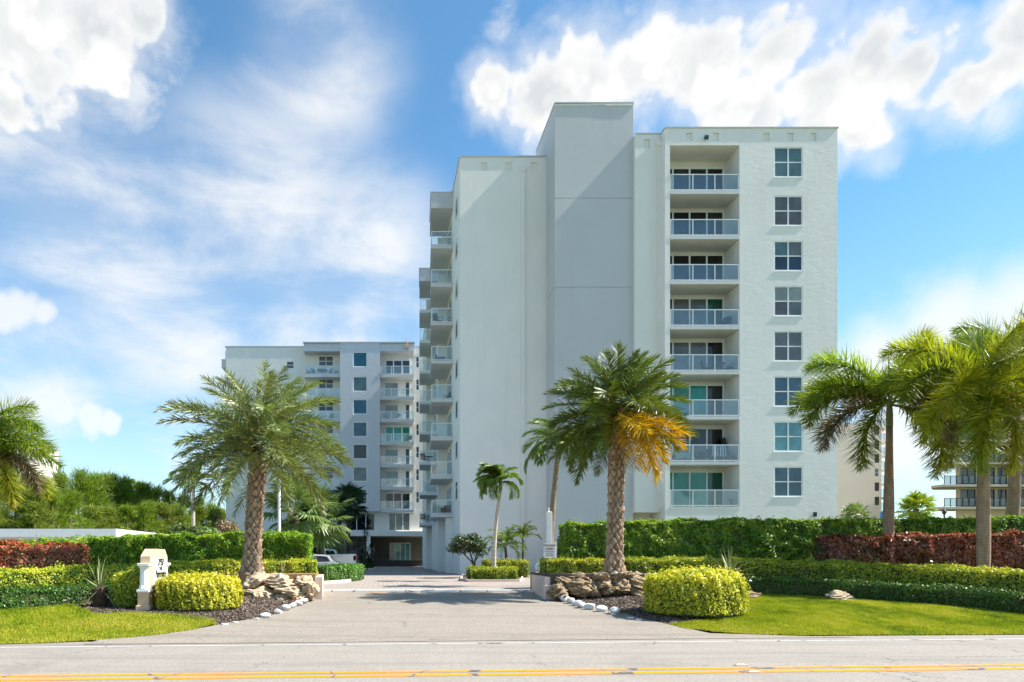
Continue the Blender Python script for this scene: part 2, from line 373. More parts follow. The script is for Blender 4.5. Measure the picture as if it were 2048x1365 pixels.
def paint(name, c, wear=0.5):
    m, T, o = newmat(name); P = T.new('ShaderNodeNewGeometry').outputs['Position']
    fine = T.noise(P, 30, 5, 0.7); big = T.noise(P, 2.0, 4, 0.6)
    w = T.math('MULTIPLY', T.smooth(T.math('ADD', T.math('MULTIPLY', fine, 0.5), T.math('MULTIPLY', big, 0.5)), 0.50, 0.66), wear)
    col = T.mix(w, c, (0.30, 0.285, 0.26))
    wv = T.new('ShaderNodeTexVoronoi', feature='DISTANCE_TO_EDGE'); T.put(wv.inputs['Vector'], T.vmath('ADD', T.mapping(P, (0.62, 0.35, 1)), T.vmath('SCALE', T.noise(P, 1.5, 3, 0.6, out='Color'), scale=0.25)))
    wv.inputs['Scale'].default_value = 1.0
    col = T.mix(T.smooth(wv.outputs['Distance'], 0.014, 0.006), col, (0.12, 0.11, 0.10))
    p = principled(T, col, 0.7, None, 0.3); T.l.new(p.outputs[0], o.inputs[0]); return m
M['yellow_line'] = paint('yellow_road_paint', (0.74, 0.275, 0.006), 0.22)
M['white_line'] = paint('white_road_paint', (0.52, 0.50, 0.46), 0.75)
M['curb_white'] = paint('white_curb_paint', (0.82, 0.81, 0.77), 0.35)
def soil(name, c, c2, sc=34):
    m, T, o = newmat(name); P = T.new('ShaderNodeNewGeometry').outputs['Position']
    n = T.noise(P, sc, 6, 0.75); b = T.noise(P, 1.2, 4, 0.6)
    col = T.mix(T.smooth(n, 0.32, 0.68), tuple(x * 0.45 for x in c), c); col = T.mix(T.smooth(n, 0.6, 0.75), col, c2); col = T.mix(T.math('MULTIPLY', b, 0.3), col, tuple(x * 0.7 for x in c))
    p = principled(T, col, 0.9, T.bump(n, 0.9, 0.03), 0.2); T.l.new(p.outputs[0], o.inputs[0]); return m
M['mulch'] = soil('mulch', (0.155, 0.115, 0.095), (0.30, 0.24, 0.20))
M['lawn_soil'] = soil('lawn_thatch', (0.19, 0.20, 0.022), (0.30, 0.28, 0.05), 22)
M['ground'] = soil('sandy_ground', (0.22, 0.23, 0.10), (0.30, 0.28, 0.16), 8)
M['needles'] = soil('orange_leaf_litter', (0.40, 0.24, 0.11), (0.55, 0.38, 0.2), 30)

M['grass'] = leafmat('grass_blades', [(0.12, 0.18, 0.006), (0.25, 0.31, 0.010), (0.38, 0.40, 0.018), (0.50, 0.44, 0.06)], 0.6, 0.35, 0.25)
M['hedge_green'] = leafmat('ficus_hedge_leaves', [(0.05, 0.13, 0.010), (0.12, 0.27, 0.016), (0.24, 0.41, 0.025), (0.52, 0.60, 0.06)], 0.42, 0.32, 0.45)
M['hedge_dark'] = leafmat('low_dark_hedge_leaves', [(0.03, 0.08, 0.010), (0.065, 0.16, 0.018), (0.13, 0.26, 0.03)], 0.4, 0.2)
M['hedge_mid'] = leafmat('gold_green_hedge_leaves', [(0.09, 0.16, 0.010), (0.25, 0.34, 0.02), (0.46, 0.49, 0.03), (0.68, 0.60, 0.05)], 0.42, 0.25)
M['hedge_gold'] = leafmat('gold_hedge_leaves', [(0.11, 0.15, 0.008), (0.38, 0.38, 0.015), (0.66, 0.58, 0.03), (0.80, 0.68, 0.14)], 0.42, 0.28)
M['croton'] = leafmat('copperleaf_leaves', [(0.08, 0.08, 0.012), (0.22, 0.07, 0.03), (0.36, 0.12, 0.05), (0.52, 0.28, 0.14), (0.52, 0.06, 0.035)], 0.35, 0.2, 0.5)
M['date_leaf'] = leafmat('date_palm_leaflets', [(0.11, 0.15, 0.05), (0.20, 0.25, 0.08), (0.33, 0.36, 0.13)], 0.4, 0.22)
M['date_leaf2'] = leafmat('dark_date_palm_leaflets', [(0.06, 0.095, 0.014), (0.12, 0.165, 0.025), (0.21, 0.25, 0.04)], 0.38, 0.22)
M['date_yellow'] = leafmat('yellowing_leaflets', [(0.46, 0.24, 0.008), (0.70, 0.41, 0.014), (0.80, 0.54, 0.04)], 0.45, 0.3)
M['date_mixed'] = leafmat('half_yellow_leaflets', [(0.10, 0.12, 0.012), (0.24, 0.21, 0.012), (0.42, 0.28, 0.012)], 0.45, 0.3)
M['fox_green'] = leafmat('foxtail_leaflets', [(0.11, 0.15, 0.014), (0.23, 0.30, 0.026), (0.40, 0.46, 0.06)], 0.38, 0.4)
M['fox_gold'] = leafmat('golden_foxtail_leaflets', [(0.17, 0.20, 0.012), (0.36, 0.37, 0.022), (0.58, 0.52, 0.04)], 0.4, 0.34)
M['fox_brown'] = leafmat('browning_foxtail_leaflets', [(0.09, 0.085, 0.03), (0.22, 0.16, 0.08), (0.40, 0.30, 0.20)], 0.5, 0.2)
M['coco_leaf'] = leafmat('feather_palm_leaflets', [(0.07, 0.13, 0.018), (0.16, 0.25, 0.04), (0.29, 0.38, 0.08)], 0.38, 0.35)
M['fan_leaf'] = leafmat('fan_palm_leaves', [(0.07, 0.13, 0.03), (0.15, 0.22, 0.06), (0.28, 0.34, 0.12)], 0.42, 0.25)
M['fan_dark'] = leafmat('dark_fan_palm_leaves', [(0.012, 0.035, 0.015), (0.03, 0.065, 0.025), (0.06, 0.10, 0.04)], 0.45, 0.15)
M['pine'] = leafmat('casuarina_needles', [(0.10, 0.15, 0.02), (0.21, 0.28, 0.04), (0.36, 0.42, 0.08)], 0.6, 0.4, 0.2)
M['shrub_dark'] = leafmat('dark_shrub_leaves', [(0.02, 0.05, 0.012), (0.05, 0.10, 0.022), (0.12, 0.12, 0.04)], 0.4, 0.15)
M['shrub_red'] = leafmat('seagrape_leaves', [(0.16, 0.13, 0.06), (0.30, 0.20, 0.10), (0.40, 0.30, 0.16)], 0.5, 0.2)
M['yucca'] = leafmat('yucca_leaves', [(0.20, 0.22, 0.09), (0.34, 0.35, 0.17), (0.50, 0.46, 0.26)], 0.45, 0.15)
M['twig'] = simple('hedge_twigs', (0.06, 0.07, 0.02), 0.9, 0.4, 20)
M['rachis'] = simple('palm_rachis', (0.42, 0.38, 0.07), 0.5)
M['rachis_green'] = simple('green_rachis', (0.20, 0.25, 0.06), 0.5)
def bark(name, c, c2, ring=0.0, boots=False):
    m, T, o = newmat(name); P = T.new('ShaderNodeTexCoord').outputs['Object']
    n = T.noise(T.mapping(P, (1, 1, 0.35)), 9, 6, 0.65); col = T.mix(T.smooth(n, 0.3, 0.7), c, c2)
    h = n
    if boots:                                                   # dark fibre between the tan leaf bases
        at = T.new('ShaderNodeAttribute', attribute_name='rnd'); col = T.mix(T.smooth(at.outputs['Fac'], 0.05, 0.45), (0.085, 0.055, 0.036), col); col = T.mix(T.smooth(at.outputs['Fac'], 0.6, 1.0, 0.0, 0.5), col, (0.52, 0.40, 0.29))
    if ring:
        sp = T.new('ShaderNodeSeparateXYZ'); T.put(sp.inputs[0], P)
        w = T.math('FRACT', T.math('MULTIPLY', T.math('ADD', sp.outputs[2], T.math('MULTIPLY', n, 0.05)), ring))
        col = T.mix(T.smooth(w, 0.22, 0.0, 0.0, 0.55), col, tuple(x * 0.45 for x in c)); h = w
    p = principled(T, col, 0.85, T.bump(h, 0.4, 0.02), 0.2); T.l.new(p.outputs[0], o.inputs[0]); return m
M['bark_date'] = bark('date_palm_boots', (0.20, 0.12, 0.07), (0.44, 0.31, 0.21), boots=True)
M['bark_fox'] = bark('ringed_palm_trunk', (0.27, 0.17, 0.11), (0.42, 0.30, 0.21), 11.0)
M['bark_thin'] = bark('thin_palm_trunk', (0.24, 0.17, 0.10), (0.40, 0.32, 0.23), 7.0)
M['bark_pale'] = bark('pale_palm_trunk', (0.45, 0.37, 0.30), (0.62, 0.54, 0.46), 5.0)
M['bark_dark'] = bark('dark_trunk', (0.06, 0.045, 0.035), (0.15, 0.12, 0.09))
M['crownshaft'] = simple('green_crownshaft', (0.24, 0.26, 0.10), 0.5, 0.3)
def rockmat(name, c, c2, moss=(0.10, 0.10, 0.05)):
    m, T, o = newmat(name); P = T.new('ShaderNodeTexCoord').outputs['Object']; oi = T.new('ShaderNodeObjectInfo')
    V = T.vmath('ADD', P, T.vmath('SCALE', oi.outputs['Location'], scale=1.7))
    n = T.noise(V, 5, 7, 0.7); n2 = T.noise(V, 22, 5, 0.7)
    col = T.mix(T.smooth(n, 0.34, 0.66), c, c2); col = T.mix(T.math('MULTIPLY', T.smooth(n2, 0.56, 0.72), 0.75), col, moss)
    p = principled(T, col, 0.9, T.bump(n2, 0.7, 0.03, T.bump(n, 0.5, 0.08)), 0.2); T.l.new(p.outputs[0], o.inputs[0]); return m
M['coral'] = rockmat('pale_coral_rock', (0.48, 0.34, 0.20), (0.74, 0.60, 0.43), (0.22, 0.15, 0.09))  # tan to cream mottling is the coral's own colour
M['rock'] = rockmat('mossy_brown_rock', (0.22, 0.145, 0.075), (0.56, 0.43, 0.28), (0.07, 0.06, 0.032))
M['white_rock'] = rockmat('white_painted_rock', (0.76, 0.75, 0.73), (0.86, 0.85, 0.83), (0.62, 0.60, 0.57))

# ------------------------------------------------------------------ terrain
def sstep(a, b, v):
    t = np.clip((v - a) / (b - a), 0, 1); return t * t * (3 - 2 * t)
def G(x, y):
    """height of the site: the road is level, the drive climbs to the court, the lawns swell a little beside it"""
    x = np.asarray(x, float); y = np.asarray(y, float)
    u = y - (12.9 + 0.065 * x)
    s = np.clip((u - 0.2) / 9.2, 0, 1); s = s * (1.35 - 0.35 * s)
    side = sstep(3.2, 6.5, np.abs(x - 1.7))
    bulge = 0.20 * side * sstep(0.2, 3.4, u) * (1 - 0.75 * sstep(9, 16, u))
    return 0.43 * np.clip(s, 0, 1) + bulge
def g(x, y): return float(G(x, y))
def gp(px, py):
    """the point of the ground that stands at this place in view"""
    y = 15.0
    for _ in range(60):
        yn = (EYE - g(X(px, y), y)) * FPX / (py - VY); y = 0.5 * y + 0.5 * yn
    return X(px, y), y, g(X(px, y), y)

def axis(stops):
    out = []
    for a, b, st in stops: out += list(np.arange(a, b, st))
    return np.array(out + [stops[-1][1]])
def ground():
    xs = axis([(-2500, -300, 220), (-300, -40, 20), (-40, 40, 0.8), (40, 300, 20), (300, 2500, 220)])
    ys = axis([(-600, -20, 60), (-20, 8, 4), (8, 30, 0.5), (30, 120, 6), (120, 3000, 240)])
    XX, YY = np.meshgrid(xs, ys); ZZ = G(XX, YY) - 0.03
    V = np.stack([XX, YY, ZZ], -1).reshape(-1, 3); nx = len(xs)
    i = np.arange(len(ys) - 1)[:, None] * nx + np.arange(nx - 1)[None]; i = i.ravel()
    Q = np.stack([i, i + 1, i + nx + 1, i + nx], -1)
    return tag(obj('ground', qmesh('ground', V, Q, M['ground'], smooth=True)), kind='structure')
ground()
def drape(name, poly, dz, mat, step=0.4, parent=None, kind='structure'):
    bm = bmesh.new(); vs = [bm.verts.new((x, y, 0)) for x, y in poly]; f = bm.faces.new(vs)
    bmesh.ops.triangulate(bm, faces=[f])
    xs = [p[0] for p in poly]; ys = [p[1] for p in poly]
    def cuts(lo, hi, no):
        for c in np.arange(lo + step, hi, step):
            co = (c, 0, 0) if no[0] else (0, c, 0)
            bmesh.ops.bisect_plane(bm, geom=bm.verts[:] + bm.edges[:] + bm.faces[:], plane_co=co, plane_no=no)
    cuts(min(xs), max(xs), (1, 0, 0)); cuts(min(ys), max(ys), (0, 1, 0))
    for v in bm.verts: v.co.z = g(v.co.x, v.co.y) + dz
    bmesh.ops.recalc_face_normals(bm, faces=bm.faces)
    if bm.faces and sum(f.normal.z for f in bm.faces) < 0: bmesh.ops.reverse_faces(bm, faces=bm.faces)
    me = bpy.data.meshes.new(name); bm.to_mesh(me); bm.free(); me.materials.append(mat)
    me.polygons.foreach_set('use_smooth', [True] * len(me.polygons))
    o = obj(name, me, parent)
    if kind and parent is None: o['kind'] = kind
    return o

SL = 0.065
def ry(x, d): return 12.5 + SL * x + d          # d metres beyond the white edge line
road = MB(); road.add([(-400, ry(-400, -7.4), 0.004), (400, ry(400, -7.4), 0.004), (400, ry(400, 0.75), 0.004), (-400, ry(-400, 0.75), 0.004)], [(0, 1, 2, 3)])
road = tag(road.build('road', M['road']), kind='structure')
def stripe(name, d0, d1, mat, x0=-120, x1=120, z=0.008):
    m = MB(); n = 120
    for k in range(n):
        a = x0 + (x1 - x0) * k / n; b = x0 + (x1 - x0) * (k + 1) / n
        m.add([(a, ry(a, d0), z), (b, ry(b, d0), z), (b, ry(b, d1), z), (a, ry(a, d1), z)], [(0, 1, 2, 3)])
    return m.build(name, mat, road)
stripe('edge_line', -0.045, 0.055, M['white_line'])
stripe('centre_line', -3.09, -2.95, M['yellow_line'])
stripe('centre_line', -3.40, -3.24, M['yellow_line'])

P2 = lambda px, py: gp(px, py)[:2]
# driveway apron, from the road edge up to the white kerb
CURB = 22.7
XL, XR = -1.95, 5.32                      # drive sides at the kerb
apron = [(-5.4, ry(-5.4, 0.30)), (9.6, ry(9.6, 0.45)), P2(1420, 1268), P2(1345, 1252), P2(1290, 1240), P2(1240, 1226), P2(1180, 1214), P2(1120, 1199), (XR + 0.1, 21.5), (XR + 0.1, CURB), (XL - 0.1, CURB), (XL - 0.1, 21.0),
         P2(612, 1208), P2(575, 1220), P2(540, 1232), P2(500, 1240), P2(440, 1250), P2(380, 1262), P2(300, 1272), P2(200, 1280)]
drape('driveway', apron, 0.012, M['drive'])
# brick court
court = [(XL - 0.6, CURB + 0.305), (XR + 0.6, CURB + 0.305), (12, 27), (12, 45), (5.6, 45.3), (5.6, 96), (-22, 96), (-22, 30), (-4, 26)]
drape('paver_court', court, 0.012, M['pavers'], 2.0)
kb = MB(); kb.box(XL - 0.1, XR + 0.1, CURB + 0.003, CURB + 0.30, 0.2, g(2, CURB) + 0.075)
tag(kb.build('white_kerb', M['curb_white']), kind='structure')
# mulch
mul_r = [P2(1110, 1200), P2(1180, 1216), P2(1240, 1228), P2(1290, 1242), P2(1335, 1251), P2(1345, 1246), P2(1420, 1237), P2(1490, 1228), P2(1500, 1196), P2(1640, 1186), (13, 21.5), (16, 26), (5.2, 26), (4.9, 21)]
drape('mulch_bed', mul_r, 0.004, M['mulch'])
mul_l = [P2(432, 1251), P2(500, 1241), P2(540, 1234), P2(575, 1222), P2(612, 1210), P2(640, 1197), (-1.9, 26), (-14, 26), (-14, 17.6), P2(0, 1208), P2(60, 1207), P2(140, 1206), P2(165, 1218), P2(190, 1232), P2(300, 1228), P2(420, 1240)]
drape('mulch_bed', mul_l, 0.004, M['mulch'])
# lawns
lawn_l = [(-16, ry(-16, 0.50)), (-9, ry(-9, 0.45)), P2(0, 1290), P2(100, 1287), P2(200, 1281), P2(300, 1273), P2(380, 1262), P2(428, 1250), P2(436, 1243), P2(400, 1235), P2(330, 1229), P2(270, 1227), P2(215, 1230), P2(185, 1229), P2(165, 1220), P2(140, 1208), P2(60, 1212), P2(0, 1215), (-9, 16.2), (-16, 15.6)]
lawn_r = [P2(1338, 1250), P2(1370, 1258), P2(1430, 1265), P2(1500, 1270), P2(1600, 1272), P2(1800, 1271), P2(2048, 1270), (24, ry(24, 0.8)), (24, 15.2), P2(2048, 1226), P2(1900, 1214), P2(1760, 1204), P2(1640, 1192), P2(1540, 1190), P2(1492, 1198), P2(1490, 1230), P2(1420, 1240)]
drape('lawn', lawn_l, 0.016, M['lawn_soil']); drape('lawn', lawn_r, 0.016, M['lawn_soil'])
far_verge = [(-60, -30), (60, -30), (60, ry(60, -7.6)), (-60, ry(-60, -7.6))]

def inpoly(px, py, poly):
    poly = np.array(poly); inside = np.zeros(len(px), bool); j = len(poly) - 1
    for i in range(len(poly)):
        xi, yi = poly[i]; xj, yj = poly[j]
        c = ((yi > py) != (yj > py)) & (px < (xj - xi) * (py - yi) / (yj - yi + 1e-12) + xi); inside ^= c; j = i
    return inside
def vnoise(x, y, s, seed):
    rs = np.random.RandomState(seed); t = rs.rand(64, 64); x = x / s + 7.3; y = y / s + 3.1
    xi = np.floor(x).astype(int); yi = np.floor(y).astype(int); fx = x - xi; fy = y - yi; fx = fx * fx * (3 - 2 * fx); fy = fy * fy * (3 - 2 * fy)
    a = t[xi % 64, yi % 64]; b = t[(xi + 1) % 64, yi % 64]; c = t[xi % 64, (yi + 1) % 64]; d = t[(xi + 1) % 64, (yi + 1) % 64]
    return (a * (1 - fx) + b * fx) * (1 - fy) + (c * (1 - fx) + d * fx) * fy
def grass(name, poly, n, seed, label):
    rs = np.random.RandomState(seed); p = np.array(poly); lo, hi = p.min(0), p.max(0)
    x = rs.uniform(lo[0], hi[0], n * 3); y = rs.uniform(lo[1], hi[1], n * 3); k = inpoly(x, y, poly) & (np.abs(x) < 17); x = x[k][:n]; y = y[k][:n]; n = len(x); x = x + rs.normal(0, 0.035, n); y = y + rs.normal(0, 0.035, n)
    z = G(x, y) + 0.012; a = rs.uniform(0, 2 * math.pi, n); h = rs.uniform(0.022, 0.05, n) * (0.75 + 0.5 * vnoise(x, y, 0.5, seed)); w = rs.uniform(0.006, 0.011, n)
    dx, dy = np.cos(a) * w, np.sin(a) * w; lx, ly = rs.normal(0, 0.02, n), rs.normal(0, 0.02, n)
    V = np.stack([np.stack([x - dx, y - dy, z], -1), np.stack([x + dx, y + dy, z], -1), np.stack([x + lx, y + ly, z + h], -1)], 1).reshape(-1, 3)
    F = np.arange(n * 3).reshape(-1, 3)
    r = np.clip(-0.05 + 0.8 * vnoise(x, y, 0.8, seed + 1) + 0.45 * vnoise(x, y, 0.2, seed + 2) + rs.normal(0, 0.16, n) - 0.3 * (vnoise(x, y, 2.0, seed + 7) - 0.5), 0, 1)
    o = obj(name, qmesh(name, V, F, M['grass'], r)); tag(o, label, 'grass', kind='stuff')
grass('grass', lawn_l, 110000, 3, 'short bright green grass of the lawn left of the driveway')
grass('grass', lawn_r, 150000, 4, 'short bright green grass of the lawn right of the driveway')
def chips(name, poly, n, seed, label):
    rs = np.random.RandomState(seed); p = np.array(poly); lo, hi = p.min(0), p.max(0)
    x = rs.uniform(lo[0], hi[0], n * 4); y = rs.uniform(lo[1], hi[1], n * 4); k = inpoly(x, y, poly); x = x[k][:n]; y = y[k][:n]; n = len(x)
    a = rs.uniform(0, 6.28, n); l = rs.uniform(0.012, 0.035, n); w = l * 0.4; z = G(x, y) + 0.012 + rs.rand(n) * 0.012; t = rs.normal(0, 0.010, (n, 2))
    ux, uy = np.cos(a), np.sin(a)
    V = np.stack([np.stack([x - ux * l, y - uy * l, z + t[:, 0]], -1), np.stack([x + uy * w, y - ux * w, z + t[:, 1]], -1), np.stack([x + ux * l, y + uy * l, z - t[:, 0]], -1), np.stack([x - uy * w, y + ux * w, z - t[:, 1]], -1)], 1).reshape(-1, 3)
    o = obj(name, qmesh(name, V, np.arange(n * 4).reshape(-1, 4), M['chip'], rs.rand(n))); tag(o, label, 'mulch', kind='stuff')
M['chip'] = leafmat('mulch_chips', [(0.05, 0.035, 0.03), (0.17, 0.12, 0.095), (0.33, 0.26, 0.21)], 0.9, 0.0, 0.2)
chips('mulch_chips', [P2(1110, 1200), P2(1240, 1228), P2(1345, 1251), P2(1420, 1237), P2(1300, 1180), P2(1110, 1185)], 14000, 5, 'brown mulch chips between the right stone wall and the driveway')
chips('mulch_chips', [P2(432, 1251), P2(540, 1234), P2(640, 1197), P2(620, 1180), P2(470, 1185)], 12000, 6, 'brown mulch chips between the left stone wall and the driveway')
chips('mulch_chips', [P2(290, 1229), P2(330, 1231), P2(436, 1250), P2(505, 1239), P2(480, 1222), P2(320, 1220)], 6000, 8, 'brown mulch chips along the foot of the left round hedge')
chips('mulch_chips', [P2(140, 1206), P2(190, 1230), P2(250, 1226), P2(250, 1190), P2(140, 1196)], 5000, 7, 'brown mulch chips around the left yucca')

# ------------------------------------------------------------------ building helpers
def skin(mb, x0, x1, z0, z1, y0, y1, ops, mi=0):
    """a wall facing the road with real openings: only its outer faces and the reveals of the openings"""
    xs = sorted({x0, x1, *[min(max(v, x0), x1) for o in ops for v in o[:2]]}); zs = sorted({z0, z1, *[min(max(v, z0), z1) for o in ops for v in o[2:4]]})
    def solid(i, j):
        if i < 0 or j < 0 or i >= len(xs) - 1 or j >= len(zs) - 1: return False
        cx, cz = (xs[i] + xs[i + 1]) / 2, (zs[j] + zs[j + 1]) / 2
        return not any(o[0] < cx < o[1] and o[2] < cz < o[3] for o in ops)
    for i in range(len(xs) - 1):
        for j in range(len(zs) - 1):
            if not solid(i, j): continue
            a, b, c, d = xs[i], xs[i + 1], zs[j], zs[j + 1]
            mb.add([(a, y0, c), (b, y0, c), (b, y0, d), (a, y0, d)], [(0, 1, 2, 3)], mi)
            if not solid(i - 1, j): mb.add([(a, y0, c), (a, y0, d), (a, y1, d), (a, y1, c)], [(0, 1, 2, 3)], mi)
            if not solid(i + 1, j): mb.add([(b, y0, c), (b, y1, c), (b, y1, d), (b, y0, d)], [(0, 1, 2, 3)], mi)
            if not solid(i, j - 1): mb.add([(a, y0, c), (a, y1, c), (b, y1, c), (b, y0, c)], [(0, 1, 2, 3)], mi)
            if not solid(i, j + 1): mb.add([(a, y0, d), (b, y0, d), (b, y1, d), (a, y1, d)], [(0, 1, 2, 3)], mi)
_cache = {}
def window(parent, x0, x1, z0, z1, y, cols, rows, pmats, ft=0.06, name='window', fmat=None, off=(0, 0, 0), widths=None, sill=False, fd=0.07):
    """frame as a part, each pane a sub-part; y is the face of the frame"""
    w, h = round(x1 - x0, 3), round(z1 - z0, 3); fm = fmat or M['white_metal']
    ws = widths or [1.0] * cols; tot = sum(ws)
    edges = [0]
    for q in ws: edges.append(edges[-1] + q / tot)
    key = (w, h, tuple(ws), rows, ft, fm.name, sill, fd)
    if key not in _cache:
        m = MB(); b = ft
        m.box(0, w, 0, fd, 0, b); m.box(0, w, 0, fd, h - b, h); m.box(0, b, 0, fd, b, h - b); m.box(w - b, w, 0, fd, b, h - b)
        for e in edges[1:-1]: m.box(w * e - b / 2, w * e + b / 2, 0.004, fd, b, h - b)
        for r in range(1, rows):
            z = h * r / rows
            for a, c in zip(edges[:-1], edges[1:]):
                m.box(w * a + (b if a == 0 else b / 2), w * c - (b if c == edges[-1] else b / 2), 0.008, fd, z - b * 0.4, z + b * 0.4)
        if sill: m.box(-0.04, w + 0.04, -0.06, fd, -0.07, -0.003)
        panes = []
        for a, c in zip(edges[:-1], edges[1:]):
            pw = w * (c - a)
            for r in range(rows):
                p = MB(); p.add([(0, 0, 0), (pw, 0, 0), (pw, 0, h / rows), (0, 0, h / rows)], [(0, 1, 2, 3)])
                panes.append((p.mesh('pane', M['g_dark']), w * a, h * r / rows))
        _cache[key] = (m.mesh(name, fm), panes)
    fme, panes = _cache[key]
    f = obj(name, fme, parent, (x0 + off[0], y + off[1], z0 + off[2]))
    for i, (pm, dx, dz) in enumerate(panes):
        obj('pane', pm, f, (dx, fd - 0.02, dz), mat=pmats[i % len(pmats)])
    return f
def railing(parent, path, posts, h=1.05, glass=None, fm=None, rt=0.05):
    """top and bottom rails and posts in one part, each glass panel its own; coordinates relative to the parent part, z=0 on the slab"""
    m = MB(); rm = fm or M['white_metal']
    for (a, b) in zip(path[:-1], path[1:]):
        a = Vector((*a, 0)); b = Vector((*b, 0)); d = (b - a).normalized(); n = Vector((-d.y, d.x, 0)) * rt / 2
        for z0, z1 in ((0.04, 0.09), (h - 0.05, h)):
            q = [a - n - d * rt / 2, b - n + d * rt / 2, b + n + d * rt / 2, a + n - d * rt / 2]; m.prism([(p.x, p.y) for p in q], z0, z1)
    for x, y in posts: m.box(x - rt / 2, x + rt / 2, y - rt / 2, y + rt / 2, 0, h - 0.052)
    return m.mesh('railing', rm)
def panel_mesh(ax, ay, bx, by, h=1.05):
    m = MB(); m.add([(ax, ay, 0.09), (bx, by, 0.09), (bx, by, h - 0.05), (ax, ay, h - 0.05)], [(0, 1, 2, 3)]); return m.mesh('glass_panel', M['rail_glass'])

# ------------------------------------------------------------------ the near apartment building
YR, YW, YT, YL = 42.4, 43.0, 43.3, 45.5
GZ = 0.40; ROOF = Z(257, YR); SOF = Z(291, YR)
XB0, XB1, XB2, XB3 = X(1330, YR), X(1340, YR), X(1479, YR), X(1675, YR)
BACK = 44.1
SLAB = [Z(348 + 90.2 * k, YR) - 1.06 for k in range(8)]
nb = root('apartment_building', 'tall white apartment building with a grey stair tower and a column of glass balconies', 'building', (17, 44, GZ)); NO = neg(nb)
XLft, XT0, XT1, XWr = X(920, YL), X(1110, YT), X(1266.5, YT), X(1322, YW)
D = 0.10
# right block
wz = [(294, 355)] + [(391.5 + 90.35 * k, 452 + 90.35 * k) for k in range(7)]
wops = [(X(1548, YR), X(1606, YR), Z(b, YR), Z(a, YR)) for a, b in wz]
niche = [(X(p, YR), X(p + 12, YR), Z(283, YR), Z(266, YR)) for p in (1373, 1426, 1527, 1575, 1621)]
m = MB()
skin(m, XB0, XB3, GZ - 0.3, ROOF, YR, YR + D, wops + niche + [(XB1, XB2, SLAB[7] - 0.06, SOF)])
m.box(XB2 + 0.002, XB3 - 0.002, YR + D, 82, GZ - 0.3, ROOF - 0.003)           # body behind the facade
m.box(XB0 + 0.002, XB1 - 0.002, YR + D, BACK + 0.3, GZ - 0.3, ROOF - 0.003)
m.box(XB1 - 0.002, XB2 + 0.002, YR + D, BACK + 0.3, SOF + 0.002, ROOF - 0.003)
m.box(XB1 - 0.002, XB2 + 0.002, YR + D, BACK + 0.3, GZ - 0.3, SLAB[7] - 0.2)
m.build('right_block_wall', M['stucco'], nb, NO)
# back wall of the balcony column and the recess beside the tower
m = MB(); m.box(XB1 - 0.3, XB2 + 0.0, BACK + 0.06, BACK + 0.4, SLAB[7] - 0.4, SOF + 0.2); m.build('balcony_back_wall', M['stucco_smooth'], nb, NO)
m = MB(); zr = Z(1025, YW)
skin(m, XT1 - 0.0, XB0 - 0.0, zr, Z(269, YW), YW, YW + D, [(X(1288, YW), X(1300, YW), Z(297, YW), Z(279, YW))])
m.box(XT1, XB0 - 0.003, YW + D, YL + 2, zr, Z(269, YW) - 0.003)
m.box(XT1, XB0 - 0.003, YW + 1.5, YL + 2, GZ - 0.3, zr - 0.003)
m.build('recess_wall', M['stucco_smooth'], nb, NO)
# tower with control joints
zt = [GZ - 0.3, Z(934, YT), Z(575, YT), Z(397, YT), Z(207, YT)]
for a, b in zip(zt[:-1], zt[1:]):
    m = MB(); m.box(XT0, XT1, YT, YL + 3, a + 0.022, b - 0.022); m.build('tower_section', M['stucco_grey'], nb, NO)
m = MB(); m.box(XT0 + 0.03, XT1 - 0.03, YT + 0.03, YL + 2.9, GZ, zt[-1] - 0.1); m.build('tower_joint', M['stucco_grey'], nb, NO)
m = MB(); m.box(XT0 - 0.04, XT1 + 0.04, YT - 0.05, YL + 3.05, zt[-1] - 0.02, zt[-1] + 0.05); m.build('tower_coping', M['coping'], nb, NO)
m = MB(); xm = XT0 + 3.1
m.prism_y([(XT0 - 0.03, zt[-1] - 0.20), (xm, zt[-1] - 0.15), (xm, zt[-1] - 0.022), (XT0 - 0.03, zt[-1] - 0.07)], YT - 0.035, YT - 0.003)
m.prism_y([(xm + 0.01, zt[-1] - 0.18), (XT1 + 0.03, zt[-1] - 0.16), (XT1 + 0.03, zt[-1] - 0.04), (xm + 0.01, zt[-1] - 0.05)], YT - 0.05, YT - 0.003)
m.build('loose_flashing', M['coping_light'], nb, NO)
# left block
LROOF = Z(315, YL); m = MB()
skin(m, XLft, XT0 + 0.2, GZ - 0.3, LROOF, YL, YL + D, [(X(p, YL), X(p + 12, YL), Z(342, YL), Z(325, YL)) for p in (962, 1012, 1062)])
m.box(XLft + 0.002, XB2, YL + D, 84.4, GZ - 0.3, LROOF - 0.003)
m.build('left_block_wall', M['stucco_smooth'], nb, NO)
m = MB(); m.box(XLft - 0.05, XT0, YL - 0.05, 84.4, LROOF + 0.001, LROOF + 0.09); m.build('roof_coping', M['coping'], nb, NO)
m = MB(); m.box(XB0 - 0.05, XB3 + 0.05, YR - 0.05, 82, ROOF + 0.001, ROOF + 0.07); m.build('roof_coping', M['coping'], nb, NO)
m = MB(); m.box(XT1 + 0.05, XB0 - 0.055, YW - 0.05, 46, Z(269, YW) + 0.001, Z(269, YW) + 0.07); m.build('roof_coping', M['coping'], nb, NO)
